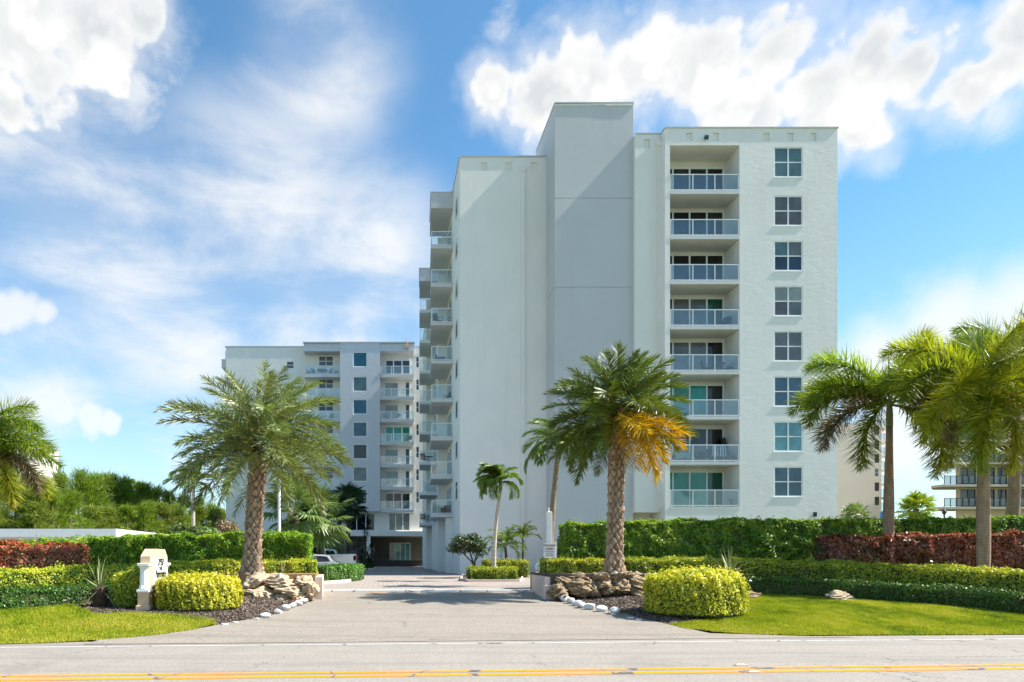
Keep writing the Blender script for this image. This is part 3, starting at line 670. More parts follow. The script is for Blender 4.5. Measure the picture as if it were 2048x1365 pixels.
# downpipes with their heads
def downpipe(x, y, ztop, zbot):
    m = MB(); m.box(x - 0.13, x + 0.13, y - 0.125, y - 0.005, zbot, ztop - 0.28)
    m.prism_y([(x - 0.13, ztop - 0.28), (x + 0.13, ztop - 0.28), (x + 0.24, ztop - 0.08), (x + 0.24, ztop), (x - 0.24, ztop), (x - 0.24, ztop - 0.08)], y - 0.2, y - 0.005)
    m.build('downpipe', M['stucco_smooth'], nb, NO)
downpipe(X(1045, YL), YL, Z(337, YL), GZ); downpipe(X(1318, YW), YW, Z(286, YW), Z(1020, YW))
# floodlight on the parapet
m = MB(); cx = X(1411, YR); cz = Z(278, YR); m.box(cx - 0.12, cx + 0.10, YR - 0.22, YR - 0.10, cz - 0.10, cz + 0.10); m.box(cx - 0.03, cx + 0.03, YR - 0.10, YR - 0.002, cz - 0.03, cz + 0.03); m.build('floodlight', M['black'], nb, NO)
# windows of the right block
WM = [['g_blind'], ['g_brown'], ['g_navy', 'g_blind', 'g_navy', 'g_grey'], ['g_brown', 'g_pale', 'g_grey', 'g_pale'], ['g_grey'], ['g_blue'], ['g_seapale'], ['g_blue']]
for o, pm in zip(wops, WM):
    window(nb, o[0], o[1], o[2], o[3], YR + 0.025, 2, 2, [M[q] for q in pm], 0.075, off=NO, fd=0.065)
    s = MB(); s.box(o[0] - 0.03, o[1] + 0.03, YR - 0.03, YR + 0.02, o[2] - 0.055, o[2] - 0.003); s.build('window_sill', M['white_metal'], nb, NO)
# balconies of the right block
DM = [['g_dark', 'g_dark', 'g_dark', 'g_black'], ['g_black', 'g_black', 'g_black', 'g_dark'], ['g_black', 'g_black', 'g_black', 'g_black'], ['g_dark', 'g_brown', 'g_grey', 'g_teal_dark'],
      ['g_dark', 'g_grey', 'g_grey', 'g_black'], ['g_teal', 'g_teal', 'g_teal', 'g_dark'], ['g_navy', 'g_navy', 'g_navy', 'g_black'], ['g_teal', 'g_teal', 'g_teal', 'g_teal_dark']]
sm = MB(); sm.box(XB1 + 0.003, XB2 - 0.003, YR - 0.02, BACK + 0.05, -0.20, 0); slab_me = sm.mesh('balcony', M['soffit'])
px = [XB1 + 0.06, X(1386, YR), X(1430, YR), XB2 - 0.06]
rail_me = railing(nb, [(px[0], YR + 0.03), (px[3], YR + 0.03)], [(x, YR + 0.03) for x in px])
pan_me = [panel_mesh(a + 0.025, YR + 0.03, b - 0.025, YR + 0.03) for a, b in zip(px[:-1], px[1:])]
for k in range(8):
    s = obj('balcony', slab_me, nb, (NO[0], NO[1], NO[2] + SLAB[k]))
    obj('railing', rail_me, s)
    for p in pan_me: obj('glass_panel', p, s)
    window(nb, XB1 - 0.25, XB2 - 0.1, SLAB[k] + 0.002, SLAB[k] + 2.42, BACK - 0.01, 4, 1, [M[q] for q in DM[k]], 0.10, 'sliding_door', off=NO, widths=[1.1, 1.02, 1.05, 1.05], fd=0.068)
# stacks of balconies on the drive side
def stack(yf, yb, xl, n, group):
    k_ = 0
    for k in range(n):
        z = SLAB[k]
        m = MB(); m.prism([(xl, yf), (XLft - 0.003, yf), (XLft - 0.003, yb), (xl + 0.25, yb)], z - 0.22, z)
        s = m.build('balcony', M['soffit'], nb, NO)
        a, b, c = (xl + 0.06, yf + 0.06), (XLft - 0.04, yf + 0.06), (xl + 0.30, yb - 0.06)
        obj('railing', railing(nb, [b, a, c], [a, b, c, ((a[0] + c[0]) / 2, (a[1] + c[1]) / 2)]), s, (0, 0, z))
        for p, q in ((a, b), (((a[0] + c[0]) / 2, (a[1] + c[1]) / 2), a), (c, ((a[0] + c[0]) / 2, (a[1] + c[1]) / 2))): obj('glass_panel', panel_mesh(*p, *q), s, (0, 0, z))
        # glazed door in the wall behind the balcony
        m = MB(); m.box(XLft - 0.03, XLft - 0.004, yf + 0.7, yb - 0.5, z, z + 2.2); d = m.build('balcony_door', M['white_metal'], nb, NO)
        m = MB(); m.box(XLft - 0.04, XLft - 0.032, yf + 0.8, yb - 0.6, z + 0.1, z + 2.1); m.build('pane', M['g_seapale'], d)
    m = MB(); m.prism([(xl, yf), (XLft - 0.003, yf), (XLft - 0.003, yb), (xl + 0.25, yb)], SOF - 0.12, ROOF - 0.05); m.build('stack_roof', M['stucco_grey'], nb, NO)
    m = MB(); m.prism([(xl - 0.04, yf - 0.04), (XLft - 0.06, yf - 0.04), (XLft - 0.06, yb), (xl + 0.2, yb)], ROOF - 0.049, ROOF + 0.02); m.build('stack_coping', M['coping'], nb, NO)
    nx = X(887, yf) if yf < 55 else X(858, yf)
    m = MB(); x0, x1 = nx - 0.22, nx + 0.22; zz = ROOF - 0.75
    m.box(x0, x1, yf - 0.03, yf - 0.002, zz + 0.5, zz + 0.56); m.box(x1 - 0.05, x1, yf - 0.03, yf - 0.002, zz, zz + 0.498); m.build('niche_trim', M['stucco_far'], nb, NO)
    m = MB(); m.box(XLft - 0.72, XLft - 0.004, yb + 0.02, yb + 0.27, GZ - 0.3, SOF - 0.2); m.build('fin_wall', M['stucco_smooth'], nb, NO)
stack(49.8, 54.2, X(862, 49.8), 8, 'a'); stack(62.9, 67.2, X(839, 62.9), 8, 'b')
for yy in (50.0, 58.5, 62.8, 71.5, 76.0):
    m = MB(); m.box(XLft - 0.5, XLft - 0.005, yy, yy + 0.5, GZ - 0.3, SLAB[7] - 0.24); m.build('ground_floor_pier', M['stucco_smooth'], nb, NO)
for k in range(8):                                        # narrow windows on the drive side, near the corner
    m = MB(); m.box(XLft - 0.03, XLft - 0.003, 46.6, 47.9, SLAB[k] + 0.8, SLAB[k] + 2.1); w = m.build('side_window', M['white_metal'], nb, NO)
    m = MB(); m.box(XLft - 0.035, XLft - 0.031, 46.7, 47.8, SLAB[k] + 0.88, SLAB[k] + 2.02); m.build('pane', M['g_blue'], w)
# ground-floor vent, lamp on the right block
m = MB(); cx = X(1629, YR); m.box(cx - 0.07, cx + 0.07, YR - 0.14, YR - 0.003, Z(1034, YR), Z(1025, YR)); m.build('wall_lamp', M['black'], nb, NO)

# ------------------------------------------------------------------ the far wing across the court
YF, YB = 84.7, 86.3
fb = root('far_wing_building', 'pale apartment wing across the court with a pale blue grey window bay and open lobby', 'building', (-5, 86, GZ)); FO = neg(fb)
xf = lambda p: X(p, YF); xb = lambda p: X(p, YB); zf = lambda p: Z(p, YF); zb = lambda p: Z(p, YB)
Z2 = zf(1063); ZB = zf(1023)
rows = [731.8 + 45.1 * k for k in range(7)]                # rail tops
FS = [zf(r) - 1.06 for r in rows]
ops = []
sw = [(xb(573), xb(588), zb(723 + 45.1 * k + 15), zb(723 + 45.1 * k)) for k in range(7)]
lw = [(xb(637), xb(667), zb(733 + 45.1 * k), zb(712.5 + 45.1 * k)) for k in range(7)]
rw = [(xb(831.5), xb(838.5), zb(736 + 45.1 * k), zb(713 + 45.1 * k)) for k in range(7)]
w2 = [(xb(777), xb(820), zb(1062), zb(1026)), (xb(695), xb(750), zb(1062), zb(1026)), (xb(640), xb(667), zb(1062), zb(1026))]
m = MB(); skin(m, xb(452), xb(884), Z2 - 0.3, zb(695), YB, YB + 0.12, sw + lw + rw + w2)
m.box(xb(452) + 0.003, xb(884), YB + 0.12, 100, Z2 - 0.3, zb(695) - 0.003)
m.box(xb(452), xb(636), YB, 100, GZ - 0.3, Z2 - 0.303)
m.build('main_wall', M['stucco_smooth'], fb, FO)
m = MB(); m.box(xb(452) - 0.1, xb(884), YB - 0.08, 100, zb(695) + 0.001, zb(695) + 0.14); m.build('roof_coping', M['coping'], fb, FO)
for p in (480, 507, 534, 561, 586):
    m = MB(); x = xb(p); m.box(x, x + 0.75, YB - 0.05, YB - 0.003, zb(702), zb(700.5)); m.box(x + 0.65, x + 0.75, YB - 0.05, YB - 0.003, zb(708), zb(702) - 0.002); m.build('niche_trim', M['stucco_smooth'], fb, FO)
# window bay
bw = [(xf(706), xf(734.5), zf(y + 30), zf(y)) for y in (705, 754, 799.5, 844.5, 889, 934, 979)]
m = MB(); skin(m, xf(680), xf(760), ZB, zf(687), YF - 0.15, YF + 0.1, bw); m.box(xf(680) + 0.003, xf(760) - 0.003, YF + 0.1, YB - 0.003, ZB, zf(687) - 0.003)
m.build('window_bay', M['stucco_far'], fb, FO)
BM = ['g_sea', 'g_blind', 'g_sea', 'g_blue', 'g_dark', 'g_curtain', 'g_grey']
for o, q in zip(bw, BM): window(fb, *o, YF - 0.11, 1, 1, [M[q]], 0.10, off=FO)
for o in sw: window(fb, *o, YB + 0.02, 1, 2, [M['g_grey']], 0.07, off=FO)
for k, o in enumerate(lw): window(fb, *o, YB + 0.02, 2, 2, [M['g_grey' if k != 2 else 'g_sea']], 0.09, off=FO)
for k, o in enumerate(rw): window(fb, *o, YB + 0.02, 1, 2, [M['g_blue']], 0.08, off=FO)
for k, o in enumerate(w2): window(fb, *o, YB + 0.02, 3 if k != 2 else 2, 1, [M['g_curtain' if k == 0 else 'g_black' if k == 1 else 'g_dark']], 0.10, off=FO)
# roof slabs above the balcony bays
for a, b in ((608, 680), (760, 828)):
    m = MB(); m.box(xf(a), xf(b) - (0.004 if a == 608 else 0) , YF, YB - 0.004, zf(703), zf(687) - 0.002); m.build('parapet', M['stucco_far'], fb, FO)
    for p in ((627, 654) if a == 608 else (774, 800)):
        m = MB(); x = xf(p); m.box(x, x + 0.75, YF - 0.05, YF - 0.003, zf(693), zf(691.5)); m.box(x + 0.65, x + 0.75, YF - 0.05, YF - 0.003, zf(699), zf(693) - 0.002); m.build('niche_trim', M['stucco_far'], fb, FO)
m = MB(); m.box(xf(608) - 0.1, xf(828) + 0.1, YF - 0.22, YB - 0.09, zf(687), zf(687) + 0.12); m.build('roof_coping', M['coping'], fb, FO)
# far balconies
RM = ['g_navy', 'g_pale', 'g_pale', 'g_teal', 'g_seapale', 'g_seapale', 'g_dark']
for a, b, n in ((609, 679.5, 6), (760.5, 828, 7)):
    ax, bx = xf(a), xf(b); pp = [ax + 0.08, ax + (bx - ax) / 3, ax + 2 * (bx - ax) / 3, bx - 0.08]
    rme = railing(fb, [(pp[0], YF + 0.06), (pp[3], YF + 0.06)], [(x, YF + 0.06) for x in pp], rt=0.08)
    rme2 = [panel_mesh(p + 0.04, YF + 0.06, q - 0.04, YF + 0.06) for p, q in zip(pp[:-1], pp[1:])]
    m = MB(); m.box(ax, bx - 0.005, YF, YB - 0.005, -0.34, 0); sme = m.mesh('balcony', M['soffit'])
    for k in range(n + (a < 700)):
        if k >= 7: break
        s = obj('balcony', sme, fb, (FO[0], FO[1], FO[2] + FS[k])); obj('railing', rme, s)
        for p in rme2: obj('glass_panel', p, s, mat=M['rail_glass_far'])
        if a > 700:
            if k in (0, 3, 6): window(fb, xb(770), xb(821), FS[k] + 0.003, FS[k] + 2.25, YB - 0.075, 3, 1, [M[RM[k]]], 0.14, 'sliding_door', off=FO)
            else:
                window(fb, xb(769), xb(797), FS[k] + 0.35, FS[k] + 2.2, YB - 0.075, 1, 1, [M[RM[k]]], 0.1, off=FO)
                window(fb, xb(810), xb(820), FS[k] + 0.003, FS[k] + 2.25, YB - 0.075, 1, 1, [M['g_blue']], 0.1, 'balcony_door', off=FO)
# ledge, lobby front and lobby
m = MB(); m.box(xf(645), xf(884), YF - 0.3, YB + 0.4, zf(1072.5), Z2); m.build('ledge', M['stucco_smooth'], fb, FO)
m = MB(); m.box(xf(733), xf(741), YF - 0.2, YF + 0.4, GZ, zf(1072.5) - 0.003); m.build('column', M['stucco_smooth'], fb, FO)
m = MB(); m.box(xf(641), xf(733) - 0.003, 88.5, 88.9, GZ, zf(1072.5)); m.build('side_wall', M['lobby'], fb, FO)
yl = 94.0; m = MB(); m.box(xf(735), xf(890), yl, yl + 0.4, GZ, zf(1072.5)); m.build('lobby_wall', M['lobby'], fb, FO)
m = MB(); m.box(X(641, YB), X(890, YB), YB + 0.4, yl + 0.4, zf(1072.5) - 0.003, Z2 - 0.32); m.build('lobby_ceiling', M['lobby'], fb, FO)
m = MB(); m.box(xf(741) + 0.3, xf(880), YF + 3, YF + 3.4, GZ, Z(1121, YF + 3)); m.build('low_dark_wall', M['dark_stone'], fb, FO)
window(fb, X(779, yl), X(821, yl), 1.0, Z(1086, yl), yl - 0.1, 4, 1, [M['g_curtain'], M['g_seapale'], M['g_seapale'], M['g_seapale']], 0.1, 'lobby_door', off=FO)
window(fb, X(740.5, yl), X(750, yl), 0.6, Z(1088, yl), yl - 0.1, 1, 1, [M['g_black']], 0.08, 'lobby_door', off=FO, fmat=M['dark_metal'])
# small stack on its far left edge
m = MB(); m.box(xb(441), xb(452) - 0.004, YB + 0.6, YB + 4, zb(733), zb(716)); m.build('side_parapet', M['stucco_far'], fb, FO)
for k in range(7):
    m = MB(); z = zb(985 - 45.1 * k); m.box(xb(444), xb(452) - 0.004, YB + 1.2, YB + 3, z - 0.25, z); m.build('side_balcony', M['soffit'], fb, FO)
    m = MB(); m.box(xb(445.5), xb(452) - 0.006, YB + 1.25, YB + 1.3, z + 0.002, z + 1.1); m.build('side_glass', M['rail_glass_far'], fb, FO)
m = MB(); cx = xf(813); cz = zf(692); m.box(cx - 0.2, cx + 0.2, YF - 0.4, YF - 0.003, cz - 0.35, cz + 0.05); m.tube([(cx, YF - 0.2, cz + 0.05), (cx, YF - 0.2, cz + 0.9)], 0.05, 6); m.build('roof_siren', M['tan'], fb, FO)
for p in (681, 690):
    m = MB(); m.tube([(xb(p), YB + 4, zb(695)), (xb(p), YB + 4, zb(672))], 0.03, 5); m.build('antenna', M['grey_metal'], fb, FO)

# ------------------------------------------------------------------ peach block and brown balcony block on the right
YP = 92.0
pb = root('peach_building', 'peach stucco apartment block half hidden behind the foxtail palm', 'building', (X(1730, YP), YP, GZ)); PO = neg(pb)
xp = lambda p: X(p, YP); zp = lambda p: Z(p, YP)
pw = [(xp(1749.5), xp(1758.5), zp(y + 17), zp(y)) for y in (853, 881, 909, 937, 965.5, 994)]
m = MB(); skin(m, xp(1640), xp(1763), GZ - 0.3, zp(846), YP, YP + 0.15, pw); m.box(xp(1640), xp(1763) - 0.003, YP + 0.15, YP + 14, GZ - 0.3, zp(846) - 0.003); m.build('wall', M['peach'], pb, PO)
for k, o in enumerate(pw): window(pb, *o, YP + 0.05, 1, 2, [M['g_pale' if k == 3 else 'g_brown']], 0.06, off=PO, fmat=M['dark_metal'] if k != 3 else M['white_metal'])
for k in range(7):
    z = zp(1021 - 28.2 * k)
    m = MB(); m.box(xp(1763) + 0.003, xp(1797), YP + 1, YP + 5, z - 0.2, z); b = m.build('balcony', M['peach'], pb, PO)
    m = MB(); m.box(xp(1764), xp(1796), YP + 1.05, YP + 1.1, z + 0.95, z + 1.02)
    for q in range(5): x = xp(1765 + 7.6 * q); m.box(x - 0.04, x + 0.04, YP + 1.05, YP + 1.1, z + 0.001, z + 0.948)
    m.build('railing', M['grey_metal'], b)
    m = MB(); m.add([(xp(1764), YP + 1.12, z + 0.1), (xp(1796), YP + 1.12, z + 0.1), (xp(1796), YP + 1.12, z + 0.94), (xp(1764), YP + 1.12, z + 0.94)], [(0, 1, 2, 3)]); m.build('glass_panel', M['rail_glass_far'], b)
m = MB(); m.box(xp(1763) + 0.003, xp(1790), YP + 5, YP + 14, GZ - 0.3, zp(850)); m.build('side_wall', M['peach'], pb, PO)

YQ = 84.0
qb = root('beige_building', 'beige apartment block with brown framed glazing and wide wraparound balconies, at far right', 'building', (X(1990, YQ), YQ, GZ)); QO = neg(qb)
xq = lambda p: X(p, YQ); zq = lambda p: Z(p, YQ)
fl = [1016 - 43.8 * k for k in range(8)]                     # slab tops
gl = [(1921, 1952, 'g_brown'), (1958, 1990, 'g_dark'), (1995, 2014, 'g_black'), (2032, 2070, 'g_dark'), (2078, 2110, 'g_dark')]
ops = [(xq(a), xq(b), zq(y) + 0.02, zq(y) + 2.25) for y in fl[:-1] for a, b, _ in gl]
top = zq(fl[-1])
m = MB(); zc = zq(fl[4]); skin(m, xq(1914), xq(2160), GZ - 0.3, zc - 0.3, YQ, YQ + 0.2, ops); m.prism([(xq(1914) + 0.003, YQ + 0.2), (xq(2160), YQ + 0.2), (xq(2160) + 4, YQ + 16), (xq(1914) + 14.5, YQ + 16)], GZ - 0.3, zc - 0.303)
skin(m, xq(2000), xq(2160), zc - 0.29, top - 0.3, YQ, YQ + 0.2, [o for o in ops if o[0] > xq(2010)]); m.prism([(xq(2000) + 0.003, YQ + 0.2), (xq(2160), YQ + 0.2), (xq(2160) + 4, YQ + 16), (xq(2000) + 14.5, YQ + 16)], zc - 0.29, top - 0.003); m.build('wall', M['beige'], qb, QO)
rs = random.Random(5)
for y in fl[:-1]:
    for a, b, q in gl:
        if y < fl[3] - 5 and a < 2010: continue
        window(qb, xq(a), xq(b), zq(y) + 0.02, zq(y) + 2.25, YQ + 0.06, 2, 1, [M[q], M[rs.choice(['g_brown', 'g_dark', 'g_black', 'g_pale'])]], 0.09, off=QO, fmat=M['dark_metal'])
for y in [1060] + fl:
    z = zq(y); m = MB(); y0 = YQ - 1.9
    xa = 1862 if y > 850 else 1985; m.box(xq(xa), xq(2160), y0, YQ - 0.004, z - 0.28, z - 0.002); (m.prism([(xq(1862), YQ - 0.004), (xq(1914) - 0.004, YQ - 0.004), (xq(1914) + 1.6, YQ + 2.2), (xq(1862) + 2.0, YQ + 2.2)], z - 0.28, z - 0.002) if y > 850 else None)
    b = m.build('balcony', M['beige_slab'], qb, QO)
    if y == 1060: continue
    m = MB(); m.box(xq(xa + 1), xq(2160), y0 + 0.05, y0 + 0.10, z + 0.98, z + 1.04); m.box(xq(xa + 1), xq(2160), y0 + 0.05, y0 + 0.10, z + 0.08, z + 0.12)
    n = 0; p = xa + 2
    while p < 2160: m.box(xq(p) - 0.03, xq(p) + 0.03, y0 + 0.05, y0 + 0.10, z, z + 0.979); p += 12.2
    m.build('railing', M['dark_metal'], b)
    m = MB(); m.add([(xq(xa + 2), y0 + 0.12, z + 0.12), (xq(2160), y0 + 0.12, z + 0.12), (xq(2160), y0 + 0.12, z + 0.98), (xq(xa + 2), y0 + 0.12, z + 0.98)], [(0, 1, 2, 3)]); m.build('glass_panel', M['rail_dark'], b)
m = MB(); m.box(xq(2008), xq(2160), YQ - 0.3, YQ + 0.3, top + 0.003, top + 0.9); m.build('roof_parapet', M['beige_slab'], qb, QO)

# white house with a red roof edge at far left
YH = 110.0
hb = root('white_house', 'white house gable with red roof tiles peeking out behind the left palm', 'house', (X(20, YH), YH, GZ)); HO = neg(hb)
m = MB(); m.box(X(-120, YH), X(59, YH), YH, YH + 10, GZ, Z(884, YH)); m.prism_y([(X(-120, YH), Z(884, YH)), (X(59, YH), Z(884, YH)), (X(27, YH), Z(876, YH)), (X(-120, YH), Z(876, YH))], YH, YH + 10); m.build('wall', M['stucco_smooth'], hb, HO)
M['red_tile'] = simple('red_roof_tile', (0.36, 0.12, 0.07), 0.7, 0.3)
m = MB(); m.prism_y([(X(27, YH), Z(876, YH) + 0.02), (X(60, YH), Z(883.6, YH)), (X(60, YH), Z(882, YH)), (X(26, YH), Z(874, YH))], YH - 0.3, YH + 10.2); m.build('roof', M['red_tile'], hb, HO)

# carport
YC = 33.7
cp = root('carport', 'long flat roofed white carport behind the left hedges', 'carport', (X(100, YC), YC, GZ)); CO = neg(cp)
x0, x1 = X(-260, YC), X(232, YC); z0, z1 = Z(1077, YC), Z(1058, YC)
m = MB(); m.box(x0, x1, YC, 43, z0 + 0.06, z1); m.build('roof', M['white_paint'], cp, CO)
m = MB(); m.box(x0 + 0.15, x1 - 0.15, YC + 0.15, 42.8, z0 - 0.04, z0 + 0.057); m.build('ceiling', M['soffit'], cp, CO)
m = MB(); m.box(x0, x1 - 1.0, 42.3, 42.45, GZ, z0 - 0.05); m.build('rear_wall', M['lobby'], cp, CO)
for p in range(6):
    m = MB(); xx = x1 - 0.9 - p * 3.6; m.box(xx - 0.09, xx + 0.09, YC + 0.9, YC + 1.08, g(xx, YC), z0 - 0.05); m.build('post', M['white_paint'], cp, CO)

# ------------------------------------------------------------------ foliage
def unit(v): return v / np.maximum(np.linalg.norm(v, axis=-1, keepdims=True), 1e-9)
def leaf_cards(P, N, size, rs, tilt=0.8, aspect=0.5):
    """one small folded leaf per point, facing roughly along N"""
    n = len(P); N = unit(N + rs.normal(0, tilt, (n, 3)) * 0.6)
    A = unit(np.cross(N, rs.normal(0, 1, (n, 3)))); B = np.cross(N, A)
    s = size * rs.uniform(0.7, 1.3, (n, 1)); tip = P + A * s; base = P - A * s * 0.8
    lift = N * s * 0.25
    V = np.stack([base, P + B * s * aspect + lift, tip, P - B * s * aspect + lift], 1).reshape(-1, 3)
    q = np.arange(n)[:, None] * 4
    return V, q + np.array([[0, 1, 2, 3]])
def hedge_strip(name, pts, half, mat, size, dens, label, group=None, seed=1, bias=0.25, slope0=0.0, slope1=0.0, jag=0.04, cat='hedge', rmean=0.42):
    """pts: (x, y, z_bottom, z_top) along the hedge; leaves cover its sides, top and ends"""
    rs = np.random.RandomState(seed); pts = np.array(pts, float)
    seg = np.hypot(np.diff(pts[:, 0]), np.diff(pts[:, 1])); S = np.concatenate([[0], np.cumsum(seg)]); L = S[-1]
    hm = float(np.mean(pts[:, 3] - pts[:, 2])); per = 2 * hm + 2 * half
    n = int(dens * (L * per * 0.86 + 2 * 2 * half * hm)); ne = int(dens * 2 * half * hm * 1.2)
    s = np.concatenate([rs.uniform(0, L, n), np.zeros(ne), np.full(ne, L)]); c = rs.uniform(0, per, len(s))
    back = (c > hm + 2 * half) & (rs.rand(len(s)) < 0.55); c = np.where(back, rs.uniform(0, hm + 2 * half, len(s)), c)
    is_end = np.arange(len(s)) >= n
    x = np.interp(s, S, pts[:, 0]); y = np.interp(s, S, pts[:, 1]); zb = np.interp(s, S, pts[:, 2]); zt = np.interp(s, S, pts[:, 3])
    dx = np.interp(s, S, np.gradient(pts[:, 0], S)) if len(S) > 2 else np.full(len(s), (pts[1, 0] - pts[0, 0]) / L)
    dy = np.interp(s, S, np.gradient(pts[:, 1], S)) if len(S) > 2 else np.full(len(s), (pts[1, 1] - pts[0, 1]) / L)
    l = np.hypot(dx, dy); dx, dy = dx / l, dy / l; nx, ny = dy, -dx               # front side = towards -y when the hedge runs to +x
    front = c < hm; top = (c >= hm) & (c < hm + 2 * half)
    off = np.where(front, half, np.where(top, half - (c - hm), -half)); v = np.where(front, c / hm, np.where(top, 1.0, (per - c) / hm))
    off = np.where(is_end, rs.uniform(-half, half, len(s)), off); v = np.where(is_end, rs.rand(len(s)), v)
    # rounded shoulders
    r = 0.10; zrel = v * (zt - zb); edge = np.clip((zrel - (zt - zb - r)) / r, 0, 1) * np.clip((np.abs(off) - (half - r)) / r, 0, 1)
    off = off * (1 - 0.35 * edge * r / half); z = zb + zrel - 0.3 * r * edge
    lump = (vnoise(s * 1.0 + 9, z * 1.0 + np.sign(off) + off * top, 0.22, seed + 3) - 0.5) * 3.4 * jag + (vnoise(s, z + 4 + off * top, 0.9, seed + 4) - 0.5) * 3.2 * jag
    NX = np.where(is_end, np.where(s > L / 2, dx, -dx), np.where(front, nx, np.where(top, 0, -nx)))
    NY = np.where(is_end, np.where(s > L / 2, dy, -dy), np.where(front, ny, np.where(top, 0, -ny))); NZ = np.where(top & ~is_end, 1.0, 0.25)
    depth = rs.uniform(-0.07, 0.02, len(s)) + lump
    sh = np.where(s < L / 2, -slope0 * (1 - v) * np.clip(1 - s / 0.8, 0, 1), slope1 * (1 - v) * np.clip(1 - (L - s) / 0.8, 0, 1))
    P = np.stack([x + nx * off + NX * depth + dx * sh, y + ny * off + NY * depth + dy * sh, z + NZ * depth], -1)
    sprout = top & (rs.rand(len(s)) < 0.04); P[sprout, 2] += rs.uniform(0.02, 0.14, sprout.sum()) * (vnoise(s[sprout], s[sprout] * 0, 0.5, seed + 6) * 1.4)
    V, Q = leaf_cards(P, np.stack([NX, NY, NZ], -1), size, rs)
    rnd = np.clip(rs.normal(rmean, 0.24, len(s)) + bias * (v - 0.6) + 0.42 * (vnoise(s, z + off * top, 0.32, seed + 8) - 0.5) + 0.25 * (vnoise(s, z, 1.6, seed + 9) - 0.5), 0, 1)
    base = pts.mean(0); h2 = half - 0.085 - max(0, size - 0.05) * 14; m = MB()
    for (a, b) in zip(pts[:-1], pts[1:]):
        d = Vector((b[0] - a[0], b[1] - a[1])).normalized(); q = Vector((d.y, -d.x)) * h2
        e = 0.08; a2 = (a[0] + d.x * (e if a is pts[0] else 0), a[1] + d.y * e); b2 = (b[0] - d.x * e, b[1] - d.y * e)
        if a is not pts[0]: a2 = (a[0] - d.x * 0.02, a[1] - d.y * 0.02)
        A, B, C2, D2 = (a2[0] + q.x, a2[1] + q.y), (b2[0] + q.x, b2[1] + q.y), (b2[0] - q.x, b2[1] - q.y), (a2[0] - q.x, a2[1] - q.y)
        zl = lambda p: p[2] - 0.05; zh = lambda p: p[3] - 0.09 - max(0, size - 0.05) * 14
        m.add([(*A, zl(a)), (*B, zl(b)), (*C2, zl(b)), (*D2, zl(a)), (*A, zh(a)), (*B, zh(b)), (*C2, zh(b)), (*D2, zh(a))], [(3, 2, 1, 0), (4, 5, 6, 7), (0, 1, 5, 4), (1, 2, 6, 5), (2, 3, 7, 6), (3, 0, 4, 7)])
    h = root(name, label, cat, (base[0], base[1], base[2]), group); o = neg(h)
    m.build('branches', M['twig'], h, o)
    tag(obj('foliage', qmesh('foliage', V, Q, mat, rnd), h, o), kind='stuff')
    return h
def hedge_round(name, cx, cy, rx, ry_, z0, z1, dome, mat, size, dens, label, seed=1, group=None, rmean=0.5):
    rs = np.random.RandomState(seed); H = z1 - z0; rr = (rx + ry_) / 2
    ns = int(dens * 2 * math.pi * rr * H); nt = int(dens * math.pi * rx * ry_ * 1.25)
    a = rs.uniform(0, 2 * math.pi, ns + nt); t = np.concatenate([np.ones(ns), np.sqrt(rs.rand(nt))]); v = np.concatenate([rs.rand(ns), np.ones(nt)])
    top = np.arange(ns + nt) >= ns; z = z0 + H * v + np.where(top, dome * (1 - t ** 2.2), 0)
    bulge = 1 - 0.02 * (2 * v - 1.1) ** 2; bulge = np.where(top, 1 - 0.02 * 0.81, bulge)
    sh = np.clip((v - 0.9) / 0.1, 0, 1) * ~top; bulge = bulge * (1 - 0.035 * sh)
    x = cx + rx * t * bulge * np.cos(a); y = cy + ry_ * t * bulge * np.sin(a)
    N = np.stack([np.where(top, 0.5 * t * np.cos(a), np.cos(a)), np.where(top, 0.5 * t * np.sin(a), np.sin(a)), np.where(top, 1.0, 0.25)], -1); N = unit(N)
    lump = (vnoise(a * rr + 20, z + 3 * x, 0.16, seed) - 0.5) * 0.16 + (vnoise(a * rr + 20, z + 9, 0.7, seed + 1) - 0.5) * 0.12
    P = np.stack([x, y, z], -1) + N * (rs.uniform(-0.08, 0.02, len(a)) + lump)[:, None]
    sp = rs.rand(len(a)) < 0.035; P[sp] += N[sp] * rs.uniform(0.03, 0.12, (sp.sum(), 1)); P[sp, 2] += 0.02
    V, Q = leaf_cards(P, N, size, rs)
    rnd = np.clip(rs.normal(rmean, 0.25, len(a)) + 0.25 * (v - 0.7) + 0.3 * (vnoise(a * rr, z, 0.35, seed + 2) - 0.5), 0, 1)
    h = root(name, label, 'hedge', (cx, cy, z0), group); o = neg(h)
    m = MB(); k = 0.09; prof = [(1 - k, z0 - 0.05), (1 - k * 0.9, z0 + H * 0.5), (1 - k, z1 - 0.1), (0.75, z1 + dome * 0.42 - 0.1), (0.4, z1 + dome * 0.85 - 0.1), (0.02, z1 + dome - 0.1)]
    n = 28; vv = [(cx + rx * q * math.cos(2 * math.pi * i / n), cy + ry_ * q * math.sin(2 * math.pi * i / n), zz) for q, zz in prof for i in range(n)]
    ff = [(j * n + i, j * n + (i + 1) % n, (j + 1) * n + (i + 1) % n, (j + 1) * n + i) for j in range(len(prof) - 1) for i in range(n)] + [tuple(range((len(prof) - 1) * n, len(prof) * n))]
    m.add(vv, ff); m.build('branches', M['twig'], h, o)
    tag(obj('foliage', qmesh('foliage', V, Q, mat, rnd), h, o), kind='stuff'); return h
def hp(px, Y, ytop, zb=None):
    x = X(px, Y); return (x, Y, g(x, Y) - 0.03 if zb is None else zb, Z(ytop, Y))

